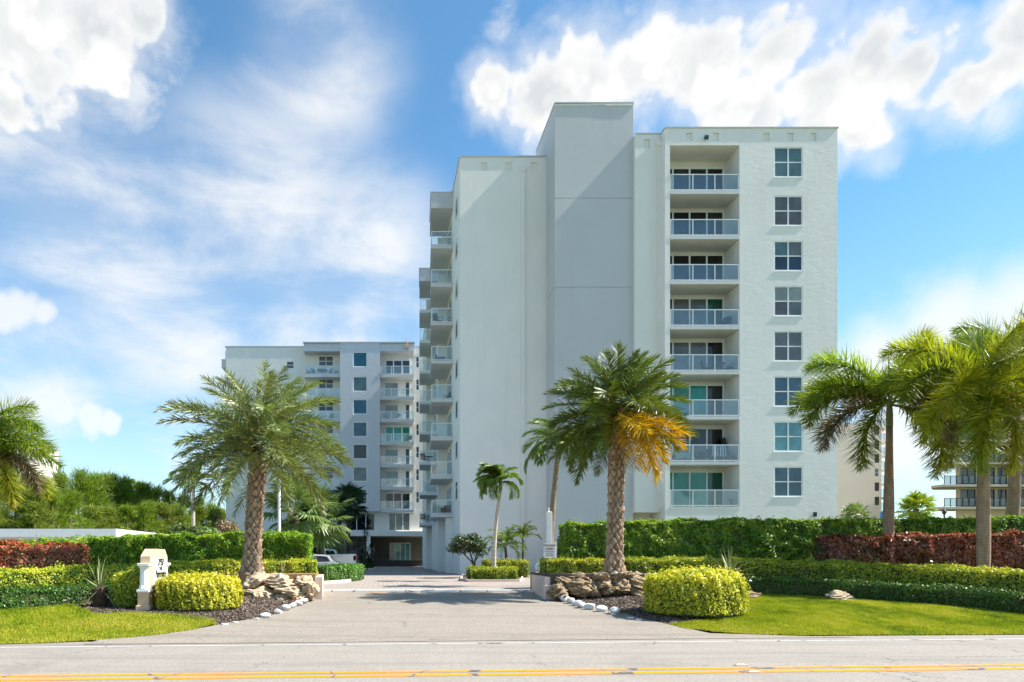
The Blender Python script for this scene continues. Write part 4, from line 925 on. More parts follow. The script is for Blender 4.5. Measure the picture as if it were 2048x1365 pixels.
# ---- right of the drive
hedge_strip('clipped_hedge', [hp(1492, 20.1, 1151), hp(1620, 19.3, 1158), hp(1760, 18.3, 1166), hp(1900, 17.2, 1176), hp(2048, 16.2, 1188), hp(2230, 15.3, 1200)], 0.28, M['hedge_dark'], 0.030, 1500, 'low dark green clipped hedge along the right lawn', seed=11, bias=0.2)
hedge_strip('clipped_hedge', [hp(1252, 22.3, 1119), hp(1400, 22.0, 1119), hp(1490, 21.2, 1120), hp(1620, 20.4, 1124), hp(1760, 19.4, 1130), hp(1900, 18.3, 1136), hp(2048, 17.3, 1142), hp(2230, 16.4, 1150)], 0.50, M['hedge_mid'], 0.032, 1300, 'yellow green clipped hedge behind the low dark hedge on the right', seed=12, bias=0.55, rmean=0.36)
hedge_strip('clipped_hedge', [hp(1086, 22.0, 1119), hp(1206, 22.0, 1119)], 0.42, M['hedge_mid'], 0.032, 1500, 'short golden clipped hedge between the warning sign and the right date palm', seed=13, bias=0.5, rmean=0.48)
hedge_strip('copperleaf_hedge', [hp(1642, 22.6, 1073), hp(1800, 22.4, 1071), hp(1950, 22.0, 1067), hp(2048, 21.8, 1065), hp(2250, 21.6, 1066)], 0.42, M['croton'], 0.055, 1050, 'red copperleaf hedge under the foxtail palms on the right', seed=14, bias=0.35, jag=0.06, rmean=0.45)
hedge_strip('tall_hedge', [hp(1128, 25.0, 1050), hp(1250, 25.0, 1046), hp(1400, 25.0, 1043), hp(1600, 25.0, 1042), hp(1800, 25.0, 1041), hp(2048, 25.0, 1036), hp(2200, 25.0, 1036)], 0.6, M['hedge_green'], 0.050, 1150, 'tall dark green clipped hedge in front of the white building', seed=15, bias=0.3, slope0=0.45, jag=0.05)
hr = gp(1386, 1226)
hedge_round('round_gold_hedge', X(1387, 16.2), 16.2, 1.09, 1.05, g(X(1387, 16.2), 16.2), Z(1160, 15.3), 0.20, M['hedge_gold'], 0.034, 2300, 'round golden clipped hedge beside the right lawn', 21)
# ---- left of the drive
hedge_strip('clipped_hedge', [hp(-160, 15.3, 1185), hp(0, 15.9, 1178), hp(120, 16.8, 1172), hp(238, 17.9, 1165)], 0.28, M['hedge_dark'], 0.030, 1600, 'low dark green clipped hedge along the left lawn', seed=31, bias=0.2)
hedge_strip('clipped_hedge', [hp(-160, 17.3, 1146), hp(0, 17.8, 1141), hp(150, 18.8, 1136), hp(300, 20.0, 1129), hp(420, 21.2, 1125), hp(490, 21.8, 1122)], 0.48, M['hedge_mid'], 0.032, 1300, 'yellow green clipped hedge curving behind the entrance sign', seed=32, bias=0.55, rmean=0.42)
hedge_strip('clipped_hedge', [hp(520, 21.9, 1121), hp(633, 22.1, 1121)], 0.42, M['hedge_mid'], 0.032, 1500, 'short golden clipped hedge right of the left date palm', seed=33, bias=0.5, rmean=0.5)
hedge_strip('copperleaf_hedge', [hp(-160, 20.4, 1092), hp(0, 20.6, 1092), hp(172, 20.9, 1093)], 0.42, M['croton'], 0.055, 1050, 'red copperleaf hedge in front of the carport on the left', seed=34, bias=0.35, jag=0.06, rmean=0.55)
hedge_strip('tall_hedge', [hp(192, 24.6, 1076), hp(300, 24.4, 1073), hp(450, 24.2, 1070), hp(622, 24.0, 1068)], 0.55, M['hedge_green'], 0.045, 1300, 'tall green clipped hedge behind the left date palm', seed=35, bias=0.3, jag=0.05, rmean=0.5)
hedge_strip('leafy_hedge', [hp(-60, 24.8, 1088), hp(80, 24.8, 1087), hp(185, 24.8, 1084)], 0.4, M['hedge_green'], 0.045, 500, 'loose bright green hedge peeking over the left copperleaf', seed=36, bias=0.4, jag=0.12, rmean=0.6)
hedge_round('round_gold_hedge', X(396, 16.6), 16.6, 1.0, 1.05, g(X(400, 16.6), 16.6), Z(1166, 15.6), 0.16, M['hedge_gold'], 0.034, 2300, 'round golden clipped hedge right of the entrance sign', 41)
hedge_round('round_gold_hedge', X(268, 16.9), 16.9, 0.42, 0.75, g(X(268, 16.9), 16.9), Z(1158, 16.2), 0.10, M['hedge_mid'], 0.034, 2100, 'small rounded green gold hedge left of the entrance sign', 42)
# ---- planting islands in the court
ISL = [X(640, 29.3), X(722, 36.5)]
hedge_strip('clipped_hedge', [(X(636, 30.6), 30.6, 0.5, Z(1131, 30.6)), (X(690, 32.6), 32.6, 0.5, Z(1131, 32.6)), (X(711, 35.2), 35.2, 0.5, Z(1130, 35.2))], 0.45, M['hedge_dark'], 0.040, 900, 'low green hedge in the kerbed island beside the white pickup', seed=51, bias=0.45, rmean=0.72)
hedge_strip('clipped_hedge', [(X(938, 33.2), 33.2, 0.5, Z(1136, 33.2)), (X(1030, 33.2), 33.2, 0.5, Z(1136, 33.2))], 0.5, M['hedge_mid'], 0.036, 1000, 'low clipped hedge around the foot of the windblown palm', seed=52, bias=0.5, rmean=0.34)
hedge_strip('clipped_hedge', [(X(968, 38), 38, 0.45, Z(1122, 38)), (X(1052, 38), 38, 0.45, Z(1122, 38))], 0.6, M['hedge_mid'], 0.045, 700, 'olive clipped hedge against the white building wall', seed=53, bias=0.4, rmean=0.34)
hedge_strip('clipped_hedge', [(X(716, 66), 66, 0.4, Z(1118, 66)), (X(748, 66), 66, 0.4, Z(1118, 66))], 0.5, M['hedge_dark'], 0.07, 300, 'small dark hedge at the kerb by the lobby column', seed=54)
def kerb_ring(name, pts, w, z0, z1, mat, label):
    m = MB(); c = Vector((sum(p[0] for p in pts) / len(pts), sum(p[1] for p in pts) / len(pts)))
    n = len(pts); ins = []
    for x, y in pts: d = (c - Vector((x, y))).normalized() * w; ins.append((x + d.x, y + d.y))
    v = [(x, y, z0) for x, y in pts] + [(x, y, z1) for x, y in pts] + [(x, y, z1) for x, y in ins] + [(x, y, z0) for x, y in ins]
    f = []
    for k in range(n):
        j = (k + 1) % n; f += [(k, j, n + j, n + k), (n + k, n + j, 2 * n + j, 2 * n + k), (2 * n + k, 2 * n + j, 3 * n + j, 3 * n + k)]
    m.add(v, f); r = root(name, label, 'kerb', (c.x, c.y, z0)); m.build('kerb', mat, r, neg(r))
    m = MB(); m.add([(x, y, z1 - 0.04) for x, y in ins], [tuple(range(n))]); m.build('soil', M['mulch'], r, neg(r)); return r
kerb_ring('island_kerb', [(X(590, 29), 29), (X(645, 29.2), 29.2), (X(690, 31), 31), (X(715, 34), 34), (X(722, 37), 37), (X(690, 39), 39), (X(600, 39), 39)], 0.18, 0.40, 0.58, M['pink'], 'pink kerbed planting island at the left of the brick court')
kerb_ring('island_kerb', [(X(936, 31.9), 31.9), (X(1040, 31.9), 31.9), (X(1046, 33.6), 33.6), (X(1046, 42), 42), (X(925, 42), 42), (X(920, 34), 34)], 0.18, 0.40, 0.56, M['pink'], 'pink kerbed planting island along the white building')
kerb_ring('island_kerb', [(X(714, 63), 63), (X(745, 63), 63), (X(752, 66), 66), (X(745, 70), 70), (X(700, 70), 70)], 0.25, 0.40, 0.60, M['stucco_smooth'], 'pale kerbed island in front of the lobby column')

# ------------------------------------------------------------------ palms
def frond_mesh(name, L, nl, ll, droop, style, seed, mats, wid=0.030, arch=0.0):
    rs = np.random.RandomState(seed); N = 22; t = np.linspace(0, 1, N)
    ang = arch - droop * t ** 1.4; d = np.stack([np.cos(ang), np.zeros(N), np.sin(ang)], -1)
    pts = np.concatenate([[[0, 0, 0]], np.cumsum((d[1:] + d[:-1]) / 2 * L / (N - 1), 0)]); side = rs.normal(0, 0.06); pts[:, 1] += side * L * t ** 2
    mb = MB(); rad = [0.028 * (1 - 0.9 * q) * (L / 3) ** 0.5 + 0.003 for q in t]; mb.tube([tuple(p) for p in pts[::3]], rad[::3], 5)
    V = [np.array(mb.v)]; Q = [np.array([f for f in mb.f if len(f) == 4])]; MI = [np.ones(len(Q[0]))]; RN = [np.full(len(Q[0]), 0.5)]
    t0 = 0.14 if style == 'date' else 0.10
    tt = np.sort(rs.uniform(t0, 1.0, nl)); tt = np.linspace(t0, 0.995, nl) + rs.normal(0, 0.004, nl); tt = np.clip(tt, t0, 1)
    n = nl * 2; tt = np.repeat(tt, 2); sgn = np.tile([1, -1], nl)
    P = np.stack([np.interp(tt, t, pts[:, k]) for k in range(3)], -1); a = np.interp(tt, t, ang)
    T = np.stack([np.cos(a), np.zeros(n), np.sin(a)], -1); U = np.stack([-np.sin(a), np.zeros(n), np.cos(a)], -1); S = np.tile([0, 1.0, 0], (n, 1)) * sgn[:, None]
    prof = np.clip(np.minimum((tt - t0) / 0.22 + 0.45, (1.03 - tt) / 0.35 + 0.25), 0, 1)
    l = ll * prof * rs.uniform(0.85, 1.12, n); fwd = np.radians(rs.normal(56, 8, n)); fwd = fwd * (1 - 0.45 * tt ** 3)
    if style == 'date': lift = rs.choice([0.95, 0.4, -0.15, -0.5], n) + rs.normal(0, 0.15, n); g_ = 0.10
    elif style == 'fox': th = rs.uniform(-math.pi, math.pi, n); lift = None; g_ = 0.10; fwd = np.radians(rs.normal(52, 9, n))
    elif style == 'coco': lift = rs.normal(0.10, 0.12, n); g_ = 0.75
    else: lift = rs.normal(0.1, 0.2, n); g_ = 0.35
    if lift is None: lat = S * np.cos(th)[:, None] + U * np.sin(th)[:, None]
    else: lat = unit(S + U * lift[:, None])
    dr = unit(T * np.cos(fwd)[:, None] + lat * np.sin(fwd)[:, None])
    g3 = np.array([[0, 0, -1.0]]); mid = P + dr * (l * 0.5)[:, None]; d2 = unit(dr + g3 * g_); tip = mid + d2 * (l * 0.5)[:, None]
    W = unit(np.cross(dr, lat + 0.2 * U + rs.normal(0, 0.25, (n, 3)))) ; W = unit(0.6 * W + 0.5 * T); W = unit(W - dr * (W * dr).sum(-1, keepdims=True)); w = (wid * (0.6 + 0.4 * prof))[:, None]
    v = np.stack([P - W * w * 0.4, P + W * w * 0.4, mid + W * w * 0.55, mid - W * w * 0.55, tip + W * w * 0.06, tip - W * w * 0.06], 1).reshape(-1, 3)
    b = len(V[0]) + np.arange(n)[:, None] * 6
    V.append(v); Q += [b + np.array([[0, 1, 2, 3]]), b + np.array([[3, 2, 4, 5]])]; MI += [np.zeros(2 * n)]; r = np.clip(rs.normal(0.5, 0.22, n), 0, 1); RN += [r, r]
    return qmesh(name, np.concatenate(V), np.concatenate(Q), mats, np.concatenate(RN), np.concatenate(MI))
def put_frond(parent, me, base, az, el, roll=0.0, mat=None, sc=1.0, name='frond'):
    o = obj(name, me, parent, base); o.rotation_euler = (Matrix.Rotation(az, 4, 'Z') @ Matrix.Rotation(-el, 4, 'Y') @ Matrix.Rotation(roll, 4, 'X')).to_euler(); o.scale = (sc,) * 3
    if mat: setmat(o, mat)
    return o
def trunk_curve(x0, x1, h, n=10, bow=0.0):
    return [((x1 - x0) * (k / n) + bow * math.sin(math.pi * k / n), 0, h * k / n) for k in range(n + 1)]
def boot_trunk(parent, lean, h, r0, r1, mat, seed=1):
    """trunk covered with the diamond leaf bases of a date palm"""
    na, nz = 84, int(h / 0.022); rs = np.random.RandomState(seed)
    a = np.arange(na) / na * 2 * math.pi; zz = np.linspace(-0.15, h, nz); A, ZZ = np.meshgrid(a, zz)
    t = np.clip(ZZ / h, 0, 1); rad = r1 + (r0 - r1) * np.exp(-t * 14.0) + 0.03 * np.clip((t - 0.75) / 0.25, 0, 1)
    row = 0.16; k = 8; u = A / (2 * math.pi) * k; v = ZZ / row
    wob = (vnoise(A * 2.0, ZZ, 0.5, seed) - 0.5) * 0.55; u = u + wob; v = v + (vnoise(A * 1.5 + 9, ZZ, 0.4, seed + 5) - 0.5) * 0.7
    s1 = (u + v * 0.5) % 1.0 - 0.5; s2 = (u - v * 0.5) % 1.0 - 0.5                   # two crossing spirals make diamonds
    dia = 1 - np.maximum(np.abs(s1), np.abs(s2)) * 2
    bump = np.clip(dia * 2.6, 0, 1) ** 0.8; ramp = np.clip(0.5 + 0.75 * (s1 - s2), 0, 1)      # each boot leans out towards its upper lip
    cell = (np.floor(u + v * 0.5) * 7.13 + np.floor(u - v * 0.5) * 3.7); jit = np.sin(cell * 12.9898) * 0.5 + 0.5
    rad = rad + 0.085 * bump * (0.5 + 0.6 * jit) * (0.25 + 0.75 * ramp) + 0.02 * (t < 0.1) * jit
    V = np.stack([rad * np.cos(A) + lean * t ** 1.2, rad * np.sin(A), ZZ], -1).reshape(-1, 3)
    i = (np.arange(nz - 1)[:, None] * na + np.arange(na)[None]).ravel(); j = (np.arange(nz - 1)[:, None] * na + (np.arange(na)[None] + 1) % na).ravel()
    Q = np.stack([i, j, j + na, i + na], -1)
    bf = (bump * (0.6 + 0.4 * jit))[:-1].ravel(); return obj('trunk', qmesh('trunk', V, Q, mat, bf, smooth=True), parent)
GA = 2.39996
def date_palm(name, label, px, Y, zb, trunk_h, lean, r, meshes, nf, L, seed, lo=-62, yellow=False):
    rs = random.Random(seed); p = root(name, label, 'palm tree', (X(px, Y), Y, zb)); boot_trunk(p, lean, trunk_h, r * 1.62, r, M['bark_date'], seed)
    m = MB(); m.lathe([(r * 1.0, -0.1), (r * 1.12, 0.1), (r * 0.8, 0.45), (0.06, 0.75)], 14, (lean, 0, trunk_h)); m.build('crown_heart', M['bark_date'], p)
    for k in range(nf):
        f = (k + 0.5) / nf; el = R(84 - (84 - lo) * f ** 0.85 + rs.uniform(-8, 8)); az = k * GA + rs.uniform(-0.25, 0.25)
        sc = (0.72 + 0.28 * min(1, f * 3)) * rs.uniform(0.9, 1.08); zz = trunk_h + 0.55 - 0.6 * f
        mat = None
        if yellow and f > 0.64:
            c, s = math.cos(az), math.sin(az)
            right = c * 0.9 - s * 0.55
            if right > 0.1 and f > 0.68: mat = M['date_yellow'] if rs.random() < 0.86 else M['date_mixed']
            elif right > -0.45 and f > 0.66: mat = M['date_mixed'] if rs.random() < 0.6 else None
        q = 0.12
        put_frond(p, meshes[k % len(meshes)], (lean + q * math.cos(az), q * math.sin(az), zz), az, el, rs.uniform(-0.4, 0.4), mat, sc)
    return p
dm1 = [frond_mesh('frond', 2.8, 66, 0.50, dr, 'date', 100 + i, [M['date_leaf'], M['rachis']], 0.027) for i, dr in enumerate((0.75, 0.95, 1.15, 0.85, 1.05))]
dm2 = [frond_mesh('frond', 2.08, 64, 0.46, dr, 'date', 120 + i, [M['date_leaf2'], M['rachis']], 0.029) for i, dr in enumerate((0.5, 0.7, 0.95, 0.6, 0.8))]
PZ = 1.12
date_palm('date_palm', 'sylvester date palm with grey green fronds on the left stone planter', 503, 20.4, PZ - 0.04, Z(905, 20.4) - PZ, 0.22, 0.22, dm1, 84, 2.9, 71, -22)
date_palm('date_palm', 'sylvester date palm with yellow lower fronds on the right stone planter', 1229, 20.6, PZ - 0.04, Z(838, 20.6) - PZ, 0.08, 0.19, dm2, 96, 2.7, 72, -42, True)

def ring_trunk(parent, pts, rad, mat, n=14, name='trunk'):
    m = MB(); m.tube(pts, rad, n); return m.build(name, mat, parent, smooth=True)
fx = [frond_mesh('frond', 3.4, 240, 0.72, dr, 'fox', 140 + i, [M['fox_green'], M['rachis_green']], 0.028, ar) for i, (dr, ar) in enumerate(((1.5, 0.25), (1.9, 0.3), (1.25, 0.15), (1.7, 0.2)))]
def foxtail(label, px, Y, zb, ytop, r, fronds, lean=0.0, seed=1, bow=0.0, L=1.0, name='foxtail_palm', trunk_name='trunk'):
    """fronds: (azimuth deg, elevation deg, material)"""
    rs = random.Random(seed); p = root(name, label, 'palm tree', (X(px, Y), Y, zb), 'foxtail palms'); h = Z(ytop, Y) - zb
    pts = trunk_curve(0, lean, h, 12, bow); rad = [r * (0.98 + 0.22 * math.sin(math.pi * min(1, k / 12 * 1.25)) - 0.30 * (k / 12) ** 2) for k in range(13)]; rad[0] = r * 1.15
    ring_trunk(p, pts, rad, M['bark_fox'])
    ring_trunk(p, [(lean, 0, h - 0.02), (lean, 0, h + 0.4), (lean, 0, h + 0.8), (lean, 0, h + 1.0)], [r * 0.72, r * 0.70, r * 0.5, r * 0.25], M['crownshaft'], 12, 'crownshaft')
    for k, (az, el, mt) in enumerate(fronds):
        put_frond(p, fx[k % 4], (lean, 0, h + 0.75 + rs.uniform(-0.1, 0.1)), R(az), R(el), rs.uniform(-0.2, 0.2), M[mt] if mt else None, L * rs.uniform(0.94, 1.06))
    o = put_frond(p, spear_me, (lean, 0, h + 0.9), R(90), R(88), 0, None, L, 'spear_leaf'); return p
sm = MB(); sm.tube([(0, 0, 0), (1.0, 0, 0.01), (1.9, 0, 0.03)], [0.035, 0.025, 0.004], 5); spear_me = sm.mesh('spear_leaf', M['rachis_green'])
FG, FB, FN = 'fox_gold', 'fox_brown', None
foxtail('foxtail palm with a golden drooping frond beside the white building corner', 1776, 23.3, g(X(1776, 23.3), 23.3), 852, 0.145,
        [(185, 42, FN), (172, 12, FN), (190, -10, FB), (215, -28, FN), (262, 52, FG), (275, -8, FB), (300, 20, FG), (285, -30, FG), (5, 35, FN), (350, 5, FN), (60, 40, FN), (120, 45, FN), (150, 20, FN), (330, -30, FN), (20, 60, FN), (340, 45, FN), (310, -5, FN), (178, 28, FN)], 0.05, 81, L=1.0)
foxtail('foxtail palm with a thick ringed trunk in front of the right copperleaf hedge', 1967, 20.6, g(X(1967, 20.6), 20.6), 826, 0.152,
        [(170, 45, FG), (185, 15, FN), (200, -15, FG), (215, 5, FG), (265, 55, FG), (258, 30, FG), (285, 0, FG), (235, -25, FG), (10, 40, FG), (350, 5, FG), (330, -20, FN), (90, 50, FN), (140, 30, FN), (45, 20, FN), (60, 62, FN), (320, 55, FN), (225, -40, FN), (262, -45, FG), (290, -30, FG)], 0.0, 82, L=0.95)
foxtail('foxtail palm with a bulging grey trunk at the right edge of the view', 2016, 25.6, g(X(2016, 25.6), 25.6), 806, 0.18,
        [(95, 62, FN), (140, 50, FN), (180, 20, FN), (200, -5, FG), (260, 70, FN), (250, 45, FG), (280, 20, FG), (300, -10, FN), (330, 30, FG), (20, 40, FN), (0, 0, FN), (160, -25, FN), (120, 72, FN), (190, 40, FN), (270, -15, FG)], 0.35, 83, 0.05, L=1.08)
foxtail('foxtail palm reaching in from the left edge of the view', -52, 20.8, g(X(-52, 20.8), 20.8), 958, 0.18,
        [(0, 58, FN), (12, 34, FN), (345, 20, FN), (355, -2, FB), (20, -12, FG), (335, -22, FG), (60, 50, FN), (300, 40, FN), (180, 30, FN), (220, 10, FN), (140, 20, FN), (90, 10, FN), (265, 5, FG), (350, 45, FN), (5, 15, FN)], 0.0, 84, L=0.80)

cm = [frond_mesh('frond', 1.7, 56, 0.50, dr, 'coco', 160 + i, [M['coco_leaf'], M['rachis_green']], 0.040, 0.25) for i, dr in enumerate((1.3, 1.7, 2.0))]
cw = [frond_mesh('frond', 1.35, 60, 0.55, dr, 'coco', 170 + i, [M['coco_leaf'], M['rachis_green']], 0.042, 0.2) for i, dr in enumerate((1.2, 1.8, 2.2))]
def feather_palm(name, label, px, Y, zb, ytop, r, meshes, fronds, lean=0.0, bow=0.0, seed=1, bark_='bark_thin', sc=1.0, mat=None, shaft=True):
    rs = random.Random(seed); p = root(name, label, 'palm tree', (X(px, Y), Y, zb)); h = Z(ytop, Y) - zb
    ring_trunk(p, trunk_curve(0, lean, h, 12, bow), [r * (1.25 if k == 0 else 1.05 - 0.25 * k / 12) for k in range(13)], M[bark_], 10)
    if shaft: ring_trunk(p, [(lean, 0, h - 0.03), (lean, 0, h + 0.25), (lean, 0, h + 0.5)], [r * 0.95, r * 0.9, r * 0.4], M['crownshaft'], 10, 'crownshaft')
    for k, (az, el) in enumerate(fronds):
        put_frond(p, meshes[k % len(meshes)], (lean, 0, h + (0.35 if shaft else 0.05)), R(az + rs.uniform(-8, 8)), R(el + rs.uniform(-6, 6)), rs.uniform(-0.3, 0.3), mat, sc * rs.uniform(0.9, 1.1))
    return p
feather_palm('slender_palm', 'slender palm with a dark thin trunk behind the warning sign', 1100, 27.0, g(X(1100, 27), 27) , 908, 0.125, cm,
             [(170, 62), (185, 35), (200, 8), (230, 40), (260, 15), (300, 45), (340, 20), (10, 55), (20, 10), (60, 45), (110, 50), (140, 25), (220, -20), (165, -15), (350, -20), (280, -25)], X(1116, 27) - X(1100, 27), -0.08, 91, sc=0.98)
feather_palm('windblown_palm', 'small windblown palm with a pale curving trunk in the island', 988, 33.0, 0.5, 978, 0.10, cw,
             [(175, 58), (182, 42), (190, 30), (170, 20), (165, 70), (200, 12), (210, 45), (160, 40), (178, 5), (90, 75), (200, 60), (345, 30), (240, 50), (350, -5), (230, 20), (185, 62), (172, -8), (320, -10), (280, 20), (195, 25), (220, -15), (15, 62), (186, 50), (194, 18)], X(1001, 33) - X(988, 33), -0.10, 92, 'bark_pale', 0.88)
feather_palm('thin_palm', 'thin palm with a bare pale trunk behind the left hedge', 385, 44.0, 0.43, 975, 0.13, cm,
             [(0, 20), (20, -15), (340, -35), (180, 15), (200, -20), (160, -40), (60, 30), (120, 30), (270, 10), (300, 45), (90, 60), (225, 40)], 0.05, 0.03, 93, 'bark_pale', 1.15)
pm = [frond_mesh('frond', 1.15, 34, 0.26, dr, 'date', 180 + i, [M['coco_leaf'], M['rachis_green']], 0.022, 0.35) for i, dr in enumerate((1.3, 1.8))]
allr = [(k * 137.5 % 360, 75 - 100 * (k / 22)) for k in range(22)]
feather_palm('pygmy_palm', 'pygmy date palm by the white wall, the fuller left one of two', 1014, 39.5, 0.45, 1092, 0.09, pm, allr, -0.1, 0.02, 94, 'bark_dark', 1.2, M['coco_leaf'], False)
feather_palm('pygmy_palm', 'pygmy date palm by the white wall, the thinner right one of two', 1046, 39.8, 0.45, 1077, 0.08, pm, allr[:16], 0.0, 0.0, 95, 'bark_dark', 0.98, M['date_leaf2'], False)

def fan_leaf(name, rad, pet, nseg, spread, seed, mats, droop=0.35):
    rs = np.random.RandomState(seed); mb = MB(); mb.tube([(0, 0, 0), (pet * 0.5, 0, 0.03 * pet), (pet, 0, -0.02 * pet)], [0.022, 0.018, 0.012], 5)
    V = [np.array(mb.v)]; Q = [np.array([f for f in mb.f if len(f) == 4])]; MI = [np.ones(len(Q[0]))]; RN = [np.full(len(Q[0]), .5)]
    a = np.linspace(-spread, spread, nseg) + rs.normal(0, 0.02, nseg); L = rad * (0.78 + 0.22 * np.cos(a * 0.8)) * rs.uniform(0.92, 1.08, nseg)
    o = np.array([pet, 0, -0.02 * pet]); dirs = np.stack([np.cos(a), np.sin(a), 0.15 - 0.25 * np.abs(a) / spread], -1); dirs = unit(dirs)
    mid = o + dirs * (L * 0.58)[:, None]; d2 = unit(dirs + np.array([[0, 0, -droop]]) * rs.uniform(0.6, 1.6, (nseg, 1))); tip = mid + d2 * (L * 0.42)[:, None]
    da = spread / nseg * 1.05; W = np.stack([-np.sin(a), np.cos(a), np.zeros(nseg)], -1); w = (L * 0.58 * da)[:, None]; fold = np.array([[0, 0, 0.03]]) * np.where(np.arange(nseg) % 2, 1, -1)[:, None]
    v = np.stack([np.repeat(o[None], nseg, 0) - W * 0.004, np.repeat(o[None], nseg, 0) + W * 0.004, mid + W * w + fold, mid - W * w - fold, tip + W * 0.006, tip - W * 0.006], 1).reshape(-1, 3)
    b = len(V[0]) + np.arange(nseg)[:, None] * 6; V.append(v); Q += [b + np.array([[0, 1, 2, 3]]), b + np.array([[3, 2, 4, 5]])]; r = np.clip(rs.normal(.5, .25, nseg), 0, 1); MI += [np.zeros(2 * nseg)]; RN += [r, r]
    return qmesh(name, np.concatenate(V), np.concatenate(Q), mats, np.concatenate(RN), np.concatenate(MI))
fl1 = [fan_leaf('fan_leaf', 1.15, 0.95, 30, 2.0, 200 + i, [M['fan_leaf'], M['rachis_green']], 0.45) for i in range(3)]
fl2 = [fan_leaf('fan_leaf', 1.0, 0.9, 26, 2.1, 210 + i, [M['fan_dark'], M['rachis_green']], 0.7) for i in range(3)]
def fan_palm(name, label, px, Y, zb, ytop, r, meshes, n, sc, lean=0.0, seed=1, bark_='bark_dark', lo=-55, mat=None):
    rs = random.Random(seed); p = root(name, label, 'palm tree', (X(px, Y), Y, zb)); h = Z(ytop, Y) - zb
    ring_trunk(p, trunk_curve(0, lean, h, 8), [r * (1.15 - 0.25 * k / 8) for k in range(9)], M[bark_], 10)
    for k in range(n):
        f = (k + 0.5) / n; put_frond(p, meshes[k % len(meshes)], (lean, 0, h - 0.1 * f), k * GA + rs.uniform(-.2, .2), R(85 - (85 - lo) * f + rs.uniform(-8, 8)), rs.uniform(-.5, .5), mat, sc * rs.uniform(.85, 1.1), 'fan_leaf')
    return p
fan_palm('fan_palm', 'pale fan palm with wide leaves behind the hedge, left one of two', 588, 41, 0.43, 1020, 0.2, fl1, 26, 1.25, 0.1, 301)
fan_palm('fan_palm', 'pale fan palm behind the hedge end, nearer the pickup', 642, 43, 0.43, 1035, 0.2, fl1, 24, 1.15, 0.0, 302)
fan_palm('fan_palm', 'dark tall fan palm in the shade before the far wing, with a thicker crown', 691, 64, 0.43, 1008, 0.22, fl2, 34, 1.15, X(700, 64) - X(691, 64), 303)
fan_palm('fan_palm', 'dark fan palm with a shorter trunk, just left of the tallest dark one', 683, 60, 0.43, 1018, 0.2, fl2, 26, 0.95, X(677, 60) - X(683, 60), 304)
fan_palm('fan_palm', 'shaded fan palm low behind the white pickup', 650, 52, 0.43, 1078, 0.2, fl1, 18, 0.9, 0.0, 305)
fan_palm('cabbage_palm', 'small cabbage palm before the peach block', 1712, 58, 0.43, 1033, 0.22, fl2, 22, 0.75, 0.0, 306, 'bark_dark', -35, M['fan_leaf'])
fan_palm('cabbage_palm', 'second small cabbage palm leaning left before the peach block', 1694, 60, 0.43, 1028, 0.12, fl2, 12, 0.45, 0.1, 307, 'bark_dark', -35, M['fan_leaf'])
fan_palm('cabbage_palm', 'round cabbage palm between the peach and the beige blocks', 1832, 56, 0.43, 1018, 0.22, fl2, 38, 0.85, 0.0, 308, 'bark_dark', -60, M['fox_green'])
for k, (px, yy) in enumerate(((205, 960), (180, 962), (262, 966), (279, 972))):
    fan_palm('skyline_palm', ['fan palm head rising above the casuarinas, second from left', 'fan palm head rising above the casuarinas, leftmost', 'fan palm head rising above the casuarinas, the tallest standing free', 'small fan palm head above the casuarinas, rightmost'][k], px, 108, 0.4, yy + 4, 0.25, fl2, 16, 0.65, 0, 310 + k, 'bark_dark', -30, M['pine'])

# strap-leaved plants
def strap_plant(name, label, px, Y, zb, zc, n, L, r, seed, trunk=False, lo=-35, wid=0.045):
    rs = random.Random(seed); p = root(name, label, 'plant', (X(px, Y), Y, zb))
    if trunk:
        m = MB(); m.lathe([(0.10, -0.05), (0.16, 0.08), (0.15, zc - zb - 0.15), (0.17, zc - zb), (0.05, zc - zb + 0.08)], 12)
        m.build('trunk', M['bark_date'], p, smooth=True)
        for k in range(70):
            a = k * GA; z = (k / 70) * (zc - zb); b = MB(); q = 0.155
            b.add([(q * math.cos(a - .25), q * math.sin(a - .25), z), (q * math.cos(a + .25), q * math.sin(a + .25), z), ((q + .06) * math.cos(a), (q + .06) * math.sin(a), z + 0.075), (q * math.cos(a), q * math.sin(a), z - 0.05)], [(0, 3, 2), (3, 1, 2), (0, 2, 1)])
            b.build('leaf_base', M['bark_date'], p)
    for k in range(n):
        f = (k + .5) / n; el = R(86 - (86 - lo) * f ** 1.15 + rs.uniform(-6, 6)); az = k * GA + rs.uniform(-.3, .3); l = L * rs.uniform(.75, 1.1) * (1 if f < .75 else .9)
        N = 7; V = []; dr = rs.uniform(.1, .5) + (0.9 if f > 0.8 else 0)
        x = z = 0.0
        for i in range(N):
            t = i / (N - 1); w = wid * (0.55 + 1.2 * t if t < .35 else 0.97 * (1 - t) / .65 + 0.02); an = el - dr * t ** 2
            V += [(x, -w / 2, z + 0.012), (x, 0, z), (x, w / 2, z + 0.012)]; x += math.cos(an) * l / (N - 1); z += math.sin(an) * l / (N - 1)
        Q = [(i * 3 + j, i * 3 + j + 1, i * 3 + j + 4, i * 3 + j + 3) for i in range(N - 1) for j in (0, 1)]
        me = qmesh('leaf', V, Q, M['yucca'], np.full(len(Q), min(1, max(0, rs.gauss(.45 + .4 * (f > .8), .2)))))
        obj('leaf', me, p, (0, 0, zc - zb), (0, 0, az))
    return p
yl_ = gp(203, 1214)
strap_plant('yucca', 'yucca on a stubby scaly trunk by the left lawn', 200, yl_[1], yl_[2], yl_[2] + 0.42, 20, 0.80, .15, 401, True, -45, 0.05)
strap_plant('yucca', 'spiky yucca rising behind the round golden hedge on the right', 1458, 18.2, g(X(1458, 18.2), 18.2), Z(1150, 18.2), 30, 0.78, .15, 402, True, -38, 0.055)
